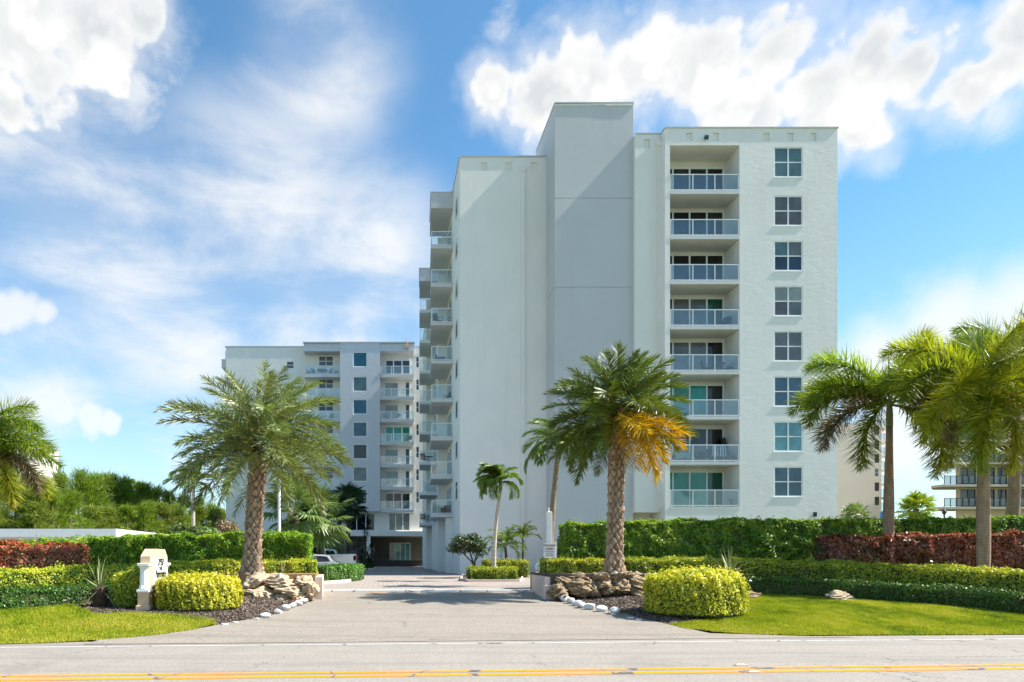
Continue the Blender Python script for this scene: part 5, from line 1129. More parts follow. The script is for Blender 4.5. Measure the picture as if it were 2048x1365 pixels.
strap_plant('grass_tuft', 'thin grassy plant at the foot of the left date palm hedge', 567, 21.0, 1.1, 1.12, 9, 0.55, .1, 403, False, 20, 0.02)
for k, (px, yy, h) in enumerate(((716, 62, 2.6), (729, 61, 3.6), (735, 63, 1.8))):
    r_ = strap_plant('dracaena', ['dark dracaena in shade left of the lobby column, middle height', 'tallest dark dracaena in shade left of the lobby column', 'lowest dark dracaena right at the lobby column'][k], px, yy, 0.43, 0.43 + h, 0, 1, .1, 410 + k)
    m = MB(); m.tube([(0, 0, 0), (0.08, 0, h * .5), (0, 0, h)], [.06, .05, .04], 7); m.build('stem', M['bark_dark'], r_)
    rs = random.Random(77 + k); P_ = []; N_ = []
    for c in range(7):
        zc = h * (0.35 + 0.65 * c / 6); cx, cy = rs.uniform(-.5, .5), rs.uniform(-.4, .4)
        for q in range(46):
            a = rs.uniform(0, 6.28); e = rs.uniform(-.5, 1.2); l = rs.uniform(.35, .6); d = (math.cos(a) * math.cos(e), math.sin(a) * math.cos(e), math.sin(e)); P_.append((cx, cy, zc)); N_.append((*[v * l for v in d],))
    P_ = np.array(P_); N_ = np.array(N_); S_ = unit(np.cross(N_, [[0, 0, 1.0]])) * 0.03; V = np.stack([P_ - S_ * .3, P_ + S_ * .3, P_ + N_ * .5 + S_, P_ + N_ * .5 - S_, P_ + N_ * 1.0 + [[0, 0, -.12]] + S_ * .1, P_ + N_ + [[0, 0, -.12]] - S_ * .1], 1).reshape(-1, 3)
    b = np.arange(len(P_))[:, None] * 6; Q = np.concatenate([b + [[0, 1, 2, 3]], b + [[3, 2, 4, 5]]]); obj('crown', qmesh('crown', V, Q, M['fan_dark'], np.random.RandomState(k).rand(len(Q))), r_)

# broadleaf shrubs / small trees
def small_tree(name, label, px, Y, zb, h, rx, rz, mat, seed, n=2600, size=0.06, stems=4, cat='tree', lean=(0, 0)):
    rs = np.random.RandomState(seed); p = root(name, label, cat, (X(px, Y), Y, zb)); m = MB(); C = []
    for k in range(stems):
        a = k * 2.4 + rs.rand(); e = np.array([math.cos(a) * rx * .55 + lean[0], math.sin(a) * rx * .5, h - rz * rs.uniform(.2, .9)]); mid = np.array([lean[0] * .5 + math.cos(a) * .08, math.sin(a) * .08, h * .35])
        m.tube([(0, 0, -.1), tuple(mid), tuple((mid + e) / 2 + rs.normal(0, .05, 3)), tuple(e)], [.055, .045, .03, .012], 6)
    m.build('trunk', M['bark_dark'], p)
    nc = 26; cc = rs.normal(0, 1, (nc, 3)); cc = unit(cc) * rs.uniform(.45, 1.0, (nc, 1)); cc = cc * [rx * .8, rx * .7, rz * .75] + [lean[0], 0, h - rz]
    i = rs.randint(0, nc, n); d = unit(rs.normal(0, 1, (n, 3))); P = cc[i] + d * rs.uniform(.4, 1, (n, 1)) * [[rx * .32, rx * .32, rz * .36]]
    V, Q = leaf_cards(P, d + [[0, 0, .5]], size, rs, 1.0); obj('crown', qmesh('crown', V, Q, mat, np.clip(rs.normal(.45, .28, n), 0, 1)), p); return p
small_tree('bushy_tree', 'dark leafy shrub tree with a slanting trunk against the white building', 955, 38, 0.45, Z(1066, 38) - 0.45, 1.55, 0.72, M['shrub_dark'], 501, 4200, 0.07, 5, 'tree', (-0.45, 0))
small_tree('seagrape_bush', 'reddish bush behind the hedge left of the date palm trunk', 455, 44, 0.43, Z(1034, 44) - 0.43, 1.1, 0.9, M['shrub_red'], 502, 1500, 0.08, 7, 'bush')
small_tree('banana_bush', 'pale leafy bush at the foot of the thin palm', 375, 41, 0.43, Z(1045, 41) - 0.43, 1.3, 0.5, M['fan_leaf'], 503, 1200, 0.16, 5, 'bush')
small_tree('banana_bush', 'pale leafy bush between the thin palm and the reddish bush', 415, 42, 0.43, Z(1052, 42) - 0.43, 0.9, 0.45, M['fan_leaf'], 504, 800, 0.15, 5, 'bush')

# casuarina row
def pine_mesh(seed, h, r, bare, n):
    rs = np.random.RandomState(seed); nc = 46; zc = h * (bare + (1 - bare) * rs.rand(nc) ** .85); fr = np.clip((1.04 - zc / h) / (1 - bare) * 1.9, .12, 1) * np.clip((zc / h - bare) / .12 + .5, .5, 1)
    a = rs.rand(nc) * 6.28; rad = r * fr * rs.uniform(.25, 1, nc); C = np.stack([np.cos(a) * rad, np.sin(a) * rad, zc], -1)
    i = rs.randint(0, nc, n); d = unit(rs.normal(0, 1, (n, 3))); P = C[i] + d * rs.rand(n, 1) ** .5 * [[r * .40, r * .40, h * .07]]
    D_ = unit(np.stack([np.cos(a)[i] * .6, np.sin(a)[i] * .6, np.full(n, .75)], -1) + rs.normal(0, .45, (n, 3))); D_[:, 0] -= .25
    l = rs.uniform(.35, .8, (n, 1)); S_ = unit(np.cross(D_, rs.normal(0, 1, (n, 3)))) * rs.uniform(.02, .045, (n, 1))
    V = np.stack([P - S_, P + S_, P + D_ * l + S_ * .2, P + D_ * l - S_ * .2], 1).reshape(-1, 3); Q = np.arange(n * 4).reshape(-1, 4)
    cr = qmesh('crown', V, Q, M['pine'], np.clip(rs.normal(.45, .22, n) + .25 * (vnoise(C[i, 0] + 50, C[i, 2], 1.0, seed) - .5), 0, 1))
    m = MB(); m.tube([(0, 0, -.2), (.1, 0, h * .4), (-.05, 0, h * .75), (0, 0, h * .97)], [.17, .13, .08, .02], 7)
    for k in range(0, nc, 2): m.tube([(0, 0, zc[k] * .88), tuple(C[k])], [.04, .012], 4)
    return cr, m.mesh('trunk', M['bark_thin'])
pv = [pine_mesh(600 + k, 9, 2.1, b, 5200) for k, b in enumerate((.05, .12, .42, .50))]
def pine(label, px, Y, ytop, v, sc=1.0, seed=0):
    p = root('casuarina_tree', label, 'tree', (X(px, Y), Y, .4), 'casuarinas behind the carport'); h = Z(ytop, Y) - .4; s = h / 9
    t = obj('trunk', pv[v][1], p); c = obj('crown', pv[v][0], p); p.scale = (sc * s ** .5, sc * s ** .5, s); p.rotation_euler = (0, 0, seed * 1.7)
rowA = [(-40, 74, 960, 0), (10, 78, 962, 0), (48, 70, 966, 1), (88, 76, 962, 0), (122, 80, 956, 1), (158, 84, 952, 2), (190, 86, 958, 2), (222, 88, 958, 3), (250, 90, 966, 2), (285, 92, 976, 3), (312, 94, 984, 1), (340, 97, 990, 0), (368, 99, 998, 0), (396, 102, 1004, 1), (424, 105, 1014, 0), (445, 108, 1024, 0)]
rowB = [(-20, 60, 985, 0), (30, 62, 980, 0), (70, 61, 984, 1), (105, 63, 988, 0), (140, 65, 992, 0), (180, 72, 1018, 0), (215, 74, 1020, 1), (255, 76, 1018, 0), (290, 78, 1010, 0), (325, 80, 1012, 0), (360, 82, 1016, 1), (395, 85, 1020, 0), (425, 88, 1026, 0)]
ordn = ['first', 'second', 'third', 'fourth', 'fifth', 'sixth', 'seventh', 'eighth', 'ninth', 'tenth', 'eleventh', 'twelfth', 'thirteenth', 'fourteenth', 'fifteenth', 'sixteenth']
for k, (px, Y, yt, v) in enumerate(rowA): pine(f'tall feathery casuarina in the back row, {ordn[k]} from the left', px, Y, yt, v, 1.0, k)
for k, (px, Y, yt, v) in enumerate(rowB): pine(f'shorter feathery casuarina in the front row, {ordn[k]} from the left', px, Y, yt, v, 1.15, k + 5)

# ------------------------------------------------------------------ stones
def rock_mesh(name, seed, mat, sub=4, rough=0.22, flat=1.0):
    bm = bmesh.new(); bmesh.ops.create_icosphere(bm, subdivisions=sub, radius=1.0); rs = random.Random(seed)
    w = [(Vector((rs.uniform(-1, 1), rs.uniform(-1, 1), rs.uniform(-1, 1))).normalized(), rs.uniform(.5, .95)) for _ in range(9)]
    f = [(Vector((rs.gauss(0, 1), rs.gauss(0, 1), rs.gauss(0, 1))) * s, rs.uniform(0, 6.28), a) for s, a in [(1.6, .4), (2.4, .4), (3.8, .3), (5.5, .25), (8, .2), (12, .14)]]
    for v in bm.verts:
        p = v.co.copy()
        for n, d in w:                                           # chisel planes
            q = p.dot(n) - d
            if q > 0: p -= n * q * .8
        nz = sum(a * math.sin(k.dot(v.co) * 2.2 + ph) for k, ph, a in f)
        p *= 1 + rough * nz * .6; v.co = p
    me = bpy.data.meshes.new(name); bm.to_mesh(me); bm.free(); me.materials.append(mat); me.polygons.foreach_set('use_smooth', [True] * len(me.polygons)); return me
RK = {k: [rock_mesh('stone', 700 + i + 20 * j, M[k], 4 if k != 'white_rock' else 3, 0.50 if k != 'white_rock' else .08) for i in range(7)] for j, k in enumerate(('coral', 'rock', 'white_rock'))}
def stone(parent, mat, i, c, s, rot):
    o = obj('stone', RK[mat][i % 7], parent, c, rot); o.scale = s; return o
def rock_wall(label, cells, mat, Yf, seed, capbox, pid):
    rs = random.Random(seed); mid = cells[len(cells) // 2]
    r = root('stone_retaining_wall', label, 'stone wall', (X(mid[0], Yf(mid[0])), Yf(mid[0]), .3)); o = neg(r)
    for i, (px, py, w, h) in enumerate(cells):
        Y = Yf(px) + (py - 1180) * -0.012; sc = Y / FPX
        stone(r, mat, i + pid, (X(px, Y) + o[0], Y + o[1], Z(py, Y) + o[2]), (w * sc * .56, .34 + .1 * rs.random(), h * sc * .62), (rs.uniform(-.25, .25), rs.uniform(-.3, .3), rs.uniform(-.4, .4)))
    return r, o
cr = []
rs_ = random.Random(9)
for row, (y0, hh) in enumerate(((1159, 17), (1172, 19), (1185, 19))):
    p = 1092 + (4 if row == 1 else 9 if row == 2 else 16)
    while p < 1300:
        w = rs_.uniform(22, 48); cr.append((p + w / 2, y0 + rs_.uniform(-3, 3) + (p < 1120) * 4, w, hh + rs_.uniform(-3, 5))); p += w * .92
rw_, ro = rock_wall('retaining wall of mossy brown boulders under the right date palm', cr, 'rock', lambda p: 19.9 + (p < 1110) * .2, 1, None, 0)
cl = []
for row, (y0, hh) in enumerate(((1168, 22), (1183, 22), (1197, 14))):
    p = 474 + row * 6
    while p < 628 - (row == 2) * 8:
        w = min(rs_.uniform(34, 74) if row < 2 else rs_.uniform(16, 34), 634 - p); cl.append((p + w / 2, y0 + rs_.uniform(-3, 3), w, hh + rs_.uniform(-3, 5))); p += w * .9
lw_, lo_ = rock_wall('retaining wall of pale coral boulders under the left date palm', cl, 'coral', lambda p: 19.8, 2, None, 3)
# stuccoed end walls on the drive
m = MB(); m.prism([(4.90, 20.1), (5.12, 20.1), (5.42, 23.2), (5.20, 23.2)], .15, 1.02); m.bbox(4.88, 5.36, 20.05, 20.36, .15, .78, .02); m.build('end_wall', M['pink'], rw_, ro)
m = MB(); m.prism([(-1.86, 19.95), (-1.64, 19.95), (-1.86, 23.2), (-2.08, 23.2)], .15, 1.02); m.build('end_wall', M['pink'], lw_, lo_)
# raised soil behind the walls
m = MB(); m.prism([(5.05, 20.1), (8.9, 20.0), (9.6, 23.6), (5.25, 23.6)], .2, 1.10); tag(m.build('planter_soil', M['mulch']), kind='structure')
m = MB(); m.prism([(-4.9, 19.9), (-1.85, 20.0), (-2.05, 23.4), (-5.2, 23.4)], .2, 1.10); tag(m.build('planter_soil', M['needles']), kind='structure')
# white painted rocks along both sides of the drive
wr = [(1130, 1205, 20, 15), (1142, 1208, 19, 14), (1154, 1213, 20, 15), (1163, 1217, 21, 15), (1180, 1220, 24, 14), (1203, 1224, 23, 14), (1231, 1229, 25, 16)]
wl = [(530, 1236, 22, 11), (556, 1229, 22, 12), (572, 1222, 22, 13), (584, 1217, 20, 13), (596, 1212, 20, 13), (607, 1207, 18, 12)]
for side, lst in (('right', wr), ('left', wl)):
    for i, (px, py, w, h) in enumerate(lst):
        x, y, z = gp(px, py); s = y / FPX
        o = obj('white_rock', RK['white_rock'][(i * 3 + (side == 'left')) % 7], None, (x, y, z + h * s * .42), (0, 0, i * 1.3 + .4)); o.scale = (w * s * .54, w * s * .47, h * s * .56)
        n = len(lst); wh = 'nearest the road' if i == (n - 1 if side == 'right' else 0) else 'nearest the stone wall' if i == (0 if side == 'right' else n - 1) else f'{ordn[i if side == "right" else n - 1 - i]} from the stone wall'
        tag(o, f'white painted edging rock on the {side} side of the driveway, {wh}', 'rock', 'white painted rocks edging the driveway')
for px, py, w, h, lab, mt in ((1678, 1200, 52, 19, 'pale boulder lying by the low hedge on the right lawn', 'coral'), (1500, 1197, 40, 18, 'grey boulder right behind the round golden hedge', 'rock'), (466, 1196, 22, 12, 'small pale stone at the back of the left round hedge', 'coral')):
    x, y, z = gp(px, py); s = y / FPX; o = obj('boulder', RK[mt][4], None, (x, y, z + h * s * .3), (0, 0, .3)); o.scale = (w * s * .55, w * s * .35, h * s * .6); tag(o, lab, 'boulder')
# flat pale paver chips at the edge of the apron
for i, (px, py) in enumerate(((1213, 1228), (1228, 1231), (1261, 1238), (1277, 1242), (470, 1247), (448, 1251), (513, 1240), (535, 1236))):
    x, y, z = gp(px, py); m = MB(); a = i * .7
    m.prism([(.07 * math.cos(a + q) * (1.0 + .3 * math.sin(3 * q + i)), .05 * math.sin(a + q)) for q in (0, .9, 1.9, 3.0, 4.1, 5.3)], 0, .025)
    o = m.build('stone_chip', M['white_rock'], None, (x, y, z + .013)); n_ = ['first', 'second', 'third', 'fourth'][i % 4]
    tag(o, f'flat pale stone chip at the {"right" if i < 4 else "left"} edge of the apron, {["nearest the white rocks", "second from the white rocks", "third from the white rocks", "farthest along towards the lawn"][i % 4] if i < 4 else ["second nearest the lawn", "nearest the lawn", "third from the lawn", "nearest the white rocks"][i % 4]}', 'stone', 'stone chips at the apron edge')

# ------------------------------------------------------------------ drain grate, kerb paint, road studs
yg = CURB + 0.42; zg = g(1, yg) + 0.014
gr = root('drain_grate', 'black slotted drain grate behind the white kerb', 'drain', (X(790, yg), yg, zg)); go = neg(gr)
m = MB(); m.box(X(745, yg), X(834, yg), yg - .1, yg + .1, zg, zg + .004); m.build('trough', M['black'], gr, go)
for k in range(44):
    x = X(745, yg) + (k + .5) * (X(834, yg) - X(745, yg)) / 44; m = MB() if k == 0 else m
    if k == 0: m = MB(); m.box(-.008, .008, -.1, .1, 0, .03); bar = m.mesh('bar', M['dark_metal'])
    obj('bar', bar, gr, (x + go[0], yg + go[1], .004))
for a, b in ((735, 770), (935, 985)):
    ya = CURB - .55; m = MB(); n = 8
    for k in range(n):
        p, q = a + (b - a) * k / n, a + (b - a) * (k + 1) / n; m.add([(X(p, ya), ya - .14, g(2, ya - .14) + .017), (X(q, ya), ya - .14, g(2, ya - .14) + .017), (X(q, ya), ya + .14, g(2, ya + .14) + .017), (X(p, ya), ya + .14, g(2, ya + .14) + .017)], [(0, 1, 2, 3)])
    m.build('yellow_paint_patch', M['yellow_line'], bpy.data.objects['driveway'])
for px, py, lab in ((1481, 1332, 'small pale road stud beyond the yellow centre lines'), (1507, 1346, 'small pale road stud on the near yellow line')):
    y = EYE * FPX / (py - VY); m = MB(); m.prism([(-.09, -.04), (.09, -.04), (.09, .04), (-.09, .04)], 0, .004); m.add([(-.08, -.035, .004), (.08, -.035, .004), (.08, .035, .004), (-.08, .035, .004), (-.05, 0, .026), (.05, 0, .026)], [(0, 1, 5, 4), (2, 3, 4, 5), (3, 0, 4), (1, 2, 5)])
    tag(m.build('road_stud', M['tan'], None, (X(px, y), y, .009)), lab, 'road stud')
# up-lights, stakes and a marker flag
for px, py, Y, lab in ((560, 1163, 19.9, 'white spotlight stub at the foot of the left date palm'), (1231, 1160, 20.1, 'white spotlight stub at the foot of the right date palm'), (431, 1160, 19.4, 'small white spotlight behind the left round hedge')):
    zb = Z(py, Y); m = MB(); m.lathe([(.035, -.2), (.035, .05), (.05, .06), (.055, .2), (.045, .215)], 12); tag(m.build('spotlight', M['white_paint'], None, (X(px, Y), Y, zb + .02), smooth=False), lab, 'light')
x, y, z = gp(1202, 1192); m = MB(); m.tube([(0, 0, -.05), (0, 0, .14)], .018, 8); m.tube([(0, 0, .1401), (0, 0, .17)], .028, 8); tag(m.build('irrigation_stake', M['white_paint'], None, (x, y, z)), 'white irrigation stake in the right mulch bed', 'stake')
x, y, z = gp(1215, 1195); m = MB(); m.tube([(0, 0, -.05), (.01, 0, .2)], .006, 6); m.add([(0, 0, .19), (.05, .01, .17), (.045, .012, .05), (.005, 0, .07)], [(0, 1, 2, 3)]); m.add([(.0, .004, .19), (.05, .014, .17), (.045, .016, .05), (.005, .004, .07)], [(3, 2, 1, 0)])
M['orange'] = simple('orange_marker', (.80, .28, .02), .5); tag(m.build('marker_flag', M['orange'], None, (x, y, z)), 'small orange marker flag in the right mulch bed', 'flag')
x, y, z = gp(587, 1203); m = MB(); m.tube([(0, 0, -.05), (0, 0, .10)], .02, 8); m.tube([(-.05, 0, .09), (0, 0, .1001), (.06, .01, .12)], .018, 6); M['red'] = simple('red_valve', (.55, .09, .03), .5); tag(m.build('valve_handle', M['red'], None, (x, y, z)), 'small red valve handle beside the left white rocks', 'valve')
x, y, z = gp(535, 1196); m = MB(); m.tube([(0, 0, -.05), (0, 0, .13)], .016, 8); m.tube([(0, 0, .1301), (0, 0, .16)], .026, 8); tag(m.build('irrigation_stake', M['white_paint'], None, (x, y, z)), 'white irrigation stake in the left mulch bed', 'stake')

# ------------------------------------------------------------------ entrance sign
def text(name, s, parent, loc, rot, size, mat, shear=0.0, bold=0.0, ext=.004, sx=1.0):
    c = bpy.data.curves.new(name, 'FONT'); c.body = s; c.size = size; c.align_x = 'CENTER'; c.align_y = 'CENTER'; c.shear = shear; c.extrude = ext; c.offset = bold; c.materials.append(mat)
    t = bpy.data.objects.new(name, c); me = bpy.data.meshes.new_from_object(t); bpy.data.objects.remove(t); bpy.data.curves.remove(c); me.name = name
    o = obj(name, me, parent, loc, rot); o.scale = (sx, 1, 1); return o
ys = 16.0; xs_ = X(291, ys); zs = g(xs_, ys)
sg = root('entrance_sign', 'tan entrance sign with white columns and a lettered white panel by the left lawn', 'sign', (xs_, ys, zs))
zt_ = lambda p: Z(p, ys) - zs
m = MB(); m.prism_x([(-.02, 0), (1.30, 0), (1.30, zt_(1114)), (1.10, zt_(1098)), (.28, zt_(1098)), (-.02, zt_(1113))], -.112, .112); m.build('slab', M['tan'], sg)
for yy in (-.06, 1.34):
    m = MB(); w = .128
    m.bbox(-w - .035, w + .035, yy - w - .03, yy + w + .03, -.1, .10, .02); m.box(-w, w, yy - w + .02, yy + w - .02, .1001, zt_(1184)); m.build('pedestal', M['tan'], sg)
    m = MB(); z0 = zt_(1184); m.bbox(-w - .02, w + .025, yy - w - .02, yy + w + .02, z0, z0 + .06, .012); m.lathe([(.145, z0 + .076), (.13, z0 + .12), (.115, z0 + .16), (.105, zt_(1139)), (.125, zt_(1136)), (.15, zt_(1132))], 10, (0, yy, 0)); m.bbox(-w - .01, w + .02, yy - w - .01, yy + w + .01, zt_(1132) + .001, zt_(1127), .012); m.build('white_column', M['white_paint'], sg)
m = MB(); m.box(.113, .142, .10, 1.16, zt_(1174), zt_(1117)); pn = m.build('sign_panel', M['white_paint'], sg)
tm = M['black']; rx_ = (R(90), 0, R(90))
zp_ = lambda f: zt_(1172) + (zt_(1117) - zt_(1172)) * f
text('lettering', '3850', pn, (.144, .66, zp_(.84)), rx_, .24, tm, .3, .008, sx=.9); text('lettering', 'THE', pn, (.144, .66, zp_(.61)), rx_, .12, tm, 0, .006); text('lettering', 'Bahamian', pn, (.144, .66, zp_(.40)), rx_, .24, tm, .25, .009, sx=.88)
# tow-away sign
yt = 23.3; tw = root('warning_sign', 'white tow away zone sign with dark red lettering at the right of the drive', 'sign', (X(1099, yt), yt, g(5.8, yt)))
to_ = lambda p: Z(p, yt) - tw.location.z
m = MB(); w = (X(1109.5, yt) - X(1086, yt)) / 2; m.box(-w, w, -.012, 0, to_(1126), to_(1087)); bd = m.build('sign_board', M['white_paint'], tw)
m = MB(); m.box(w - .02, w + .05, .002, .07, -.2, to_(1084)); m.build('post', M['white_paint'], tw)
M['maroon'] = simple('maroon_print', (.20, .02, .025), .5, .05); rf = (R(90), 0, 0)
text('lettering', 'TOW AWAY', bd, (0, -.014, to_(1091.5)), rf, .095, M['maroon'], 0, .003, .001, .78); text('lettering', 'ZONE', bd, (0, -.014, to_(1098.5)), rf, .10, M['maroon'], 0, .003, .001, .8)
for k, (py, ww) in enumerate(((1104, .17), (1108, .14), (1111.5, .15), (1117, .16), (1120.5, .12))):
    m = MB(); x = -ww; q = random.Random(k)
    while x < ww: l = q.uniform(.02, .05); m.box(x, min(ww, x + l), -.0135, -.0121, to_(py) - .012, to_(py) + .012); x += l + .012
    m.build('print_line', M['maroon'], bd)
for s_ in (-1, 1):
    m = MB(); m.box(s_ * .15 - .018, s_ * .15 + .018, -.0135, -.0121, to_(1098.5) - .012, to_(1098.5) + .012); m.build('print_mark', M['maroon'], bd)
# white post and globe light at the wall end
yp = 24.2; m = MB(); w = .085; h0 = g(5.9, yp); m.bbox(-w, w, -w, w, 0, Z(1024, yp) - h0, .012); r_ = root('gate_post', 'tall white square post with a thin finial behind the warning sign', 'post', (X(1098.5, yp), yp, h0)); m.build('shaft', M['white_paint'], r_)
m = MB(); zz = Z(1024, yp) - h0; m.lathe([(.03, zz + .001), (.022, zz + .06), (.022, zz + .13), (.01, zz + .14)], 8, (-.02, 0, 0)); m.build('finial', M['white_paint'], r_)
r_ = root('pedestal_globe', 'white globe light on a pink pedestal below the warning sign', 'light', (X(1079, 22.9), 22.9, .42)); m = MB(); m.bbox(-.16, .16, -.16, .16, 0, .70, .02); m.build('pedestal', M['pink'], r_); m = MB(); m.lathe([(.05, .702), (.12, .76), (.15, .86), (.12, .97), (.03, 1.02)], 14); m.build('globe', M['white_paint'], r_, smooth=True)
# lamp pole behind the left hedge
yl2 = 35.0; r_ = root('flagpole', 'plain white pole rising behind the left tall hedge', 'pole', (X(558.5, yl2), yl2, .43)); m = MB(); m.tube([(0, 0, -.1), (0, 0, Z(962, yl2) - .43)], .075, 12); m.build('shaft', M['white_paint'], r_); m = MB(); m.lathe([(.08, Z(962, yl2) - .429), (.09, Z(962, yl2) - .40), (.02, Z(962, yl2) - .34)], 10); m.build('cap', M['white_paint'], r_)
# lamp post and blue sign near the peach block
yk = 58; r_ = root('lamp_post', 'small dark lamp post before the beige block', 'lamp post', (X(1888.5, yk), yk, .43)); m = MB(); m.tube([(0, 0, 0), (0, 0, Z(1030, yk) - .43)], .06, 8); m.build('pole', M['dark_metal'], r_); m = MB(); z0 = Z(1030, yk) - .43; m.lathe([(.06, z0 + .001), (.16, z0 + .15), (.17, z0 + .3), (.05, z0 + .5)], 10); m.build('lantern', M['dark_metal'], r_)
M['blue_sign'] = simple('blue_sign_paint', (.02, .16, .50), .4); yk = 60; r_ = root('blue_sign', 'small blue sign board seen left of the first foxtail trunk', 'sign', (X(1763, yk), yk, .43)); m = MB(); m.box(X(1760.5, yk) - X(1763, yk), X(1767, yk) - X(1763, yk), -.02, .02, Z(1042, yk) - .43, Z(1025, yk) - .43); m.build('board', M['blue_sign'], r_); m = MB(); m.box(-.04, .04, .022, .08, 0, Z(1026, yk) - .43); m.build('post', M['grey_metal'], r_)
yk = 62; r_ = root('pool_fence', 'thin metal fence rails between the peach block and the cabbage palm', 'fence', (X(1800, yk), yk, .43))
m = MB(); x0, x1 = X(1786, yk) - X(1800, yk), X(1862, yk) - X(1800, yk); m.box(x0, x1, -.02, .02, Z(1026, yk) - .43, Z(1024.7, yk) - .43); m.build('rail', M['grey_metal'], r_)
for k in range(8):
    m = MB(); x = x0 + (x1 - x0) * k / 7; m.box(x - .02, x + .02, -.021, .021, 0, Z(1026, yk) - .432); m.build('post', M['grey_metal'], r_)

# ------------------------------------------------------------------ vehicles
def carpaint(name, c):
    m, T, o = newmat(name); p = principled(T, c, .32, None, .5); p.inputs['Coat Weight'].default_value = .6; p.inputs['Coat Roughness'].default_value = .05; T.l.new(p.outputs[0], o.inputs[0]); return m
M['car_white'] = carpaint('white_car_paint', (.74, .75, .76)); M['car_silver'] = carpaint('silver_car_paint', (.40, .42, .44)); M['car_blue'] = carpaint('dark_blue_car_paint', (.02, .03, .07)); M['car_glass'] = glass_pane('car_glass', (.02, .022, .025)); M['tyre'] = simple('tyre_rubber', (.02, .02, .02), .8); M['rim'] = simple('alloy_rim', (.45, .46, .47), .3, metal=.8); M['tail_red'] = simple('tail_lamp_red', (.42, .015, .02), .2)
def wheels(p, xs, hw, r):
    for x in xs:
        for s in (-1, 1):
            m = MB(); n = 22; prof = [(.55 * r, -.11), (.93 * r, -.11), (r, -.07), (r, .07), (.93 * r, .11), (.55 * r, .11)]
            v = [(q * math.cos(2 * math.pi * k / n), z, q * math.sin(2 * math.pi * k / n)) for q, z in prof for k in range(n)]
            f = [(i * n + k, (i + 1) * n + k, (i + 1) * n + (k + 1) % n, i * n + (k + 1) % n) for i in range(len(prof) - 1) for k in range(n)]
            m.add(v, f); w = m.build('wheel', M['tyre'], p, (x, s * (hw - .12), r))
            m = MB(); y = s * .085
            m.add([(0, y, 0)] + [(.56 * r * math.cos(2 * math.pi * k / n), y * (.7 if k % 4 < 2 else 1.0), .56 * r * math.sin(2 * math.pi * k / n)) for k in range(n)], [(0, 1 + k, 1 + (k + 1) % n) for k in range(n)]); m.build('rim', M['rim'], w)
def body_loft(p, name, prof, hw, mat, tum=None):
    """side outline (x,z) lofted across the car with rounded sides and inward-leaning upper part"""
    m = MB(); n = len(prof); st = [(-1, .0), (-.97, .035), (-.9, .055), (.9, .055), (.97, .035), (1, .0)]
    zm = min(z for x, z in prof); zM = max(z for x, z in prof); v = []
    cx = sum(x for x, z in prof) / n; cz = (zm + zM) / 2
    for s, e in st:
        for x, z in prof:
            k = 1 - (tum or 0) * max(0, (z - cz) / (zM - cz)) ; q = .055 - e
            v.append((x + (cx - x) / max(.5, abs(cx - x)) * q * .8 if abs(cx - x) > .3 else x, s * hw * k, z + (cz - z) / max(.3, abs(cz - z)) * q * .8))
    f = [(j * n + i, j * n + (i + 1) % n, (j + 1) * n + (i + 1) % n, (j + 1) * n + i) for j in range(len(st) - 1) for i in range(n)] + [tuple(range(n - 1, -1, -1)), tuple(range((len(st) - 1) * n, len(st) * n))]
    m.add(v, f); return m.build(name, mat, p)
def arch(x, r, z): return [(x + r * math.cos(a), z + r * math.sin(a)) for a in [math.pi * k / 8 for k in range(8, -1, -1)]]
# the pickup: tail to the right, seen from its side
YPK = 44.0; pk = root('pickup_truck', 'white pickup truck parked behind the low island hedge, tail to the right', 'pickup truck', (X(712, YPK) - 2.95, YPK + 1.0, .44))
body_loft(pk, 'body', [(-2.95, .45), *[(-1.75 + .50 * math.cos(math.pi * k / 8), .45 + .46 * math.sin(math.pi * k / 8)) for k in range(8, -1, -1)], *[(1.75 + .50 * math.cos(math.pi * k / 8), .45 + .46 * math.sin(math.pi * k / 8)) for k in range(8, -1, -1)], (2.90, .50), (2.95, 1.0), (2.93, 1.38), (.75, 1.34), (-1.15, 1.28), (-1.5, 1.18), (-2.85, 1.08), (-2.98, .8)], 1.0, M['car_white'])
cb = body_loft(pk, 'cab', [(-1.25, 1.26), (-.55, 1.86), (-.2, 1.93), (.68, 1.93), (.80, 1.85), (.88, 1.345), (.7, 1.31)], .98, M['car_white'], .14)
for s in (-1, 1):
    for a in ([(-.95, 1.36), (-.46, 1.80), (-.05, 1.82), (-.05, 1.38)], [(.05, 1.38), (.05, 1.82), (.55, 1.82), (.72, 1.76), (.75, 1.40)]):
        m = MB(); kk = lambda z: .98 * (1 - .14 * max(0, (z - 1.62) / .31)) + .008
        m.add([(x, s * kk(z), z) for x, z in a], [tuple(range(len(a)))]); m.build('window', M['car_glass'], cb)
    m = MB(); m.bbox(2.76, 2.965, s * .90 - .10, s * .90 + .11, .95, 1.28, .02); m.build('tail_light', M['tail_red'], pk)
    m = MB(); m.bbox(-3.0, -2.8, s * .75 - .2, s * .75 + .2, .85, 1.02, .02); m.build('headlight', M['rail_glass'], pk)
m = MB(); m.add([(.845, -.72, 1.42), (.845, .72, 1.42), (.835, .66, 1.80), (.835, -.66, 1.80)], [(0, 1, 2, 3)]); m.build('window', M['car_glass'], cb)
m = MB(); m.bbox(2.90, 3.08, -.95, .95, .52, .70, .03); m.build('bumper', M['grey_metal'], pk)
m = MB(); m.add([(1.5, -1.003, 1.20), (2.1, -1.003, 1.20), (2.1, -1.003, 1.225), (1.5, -1.003, 1.225)], [(0, 1, 2, 3)]); m.build('badge_stripe', M['grey_metal'], pk)
wheels(pk, (-1.75, 1.75), 1.0, .40)
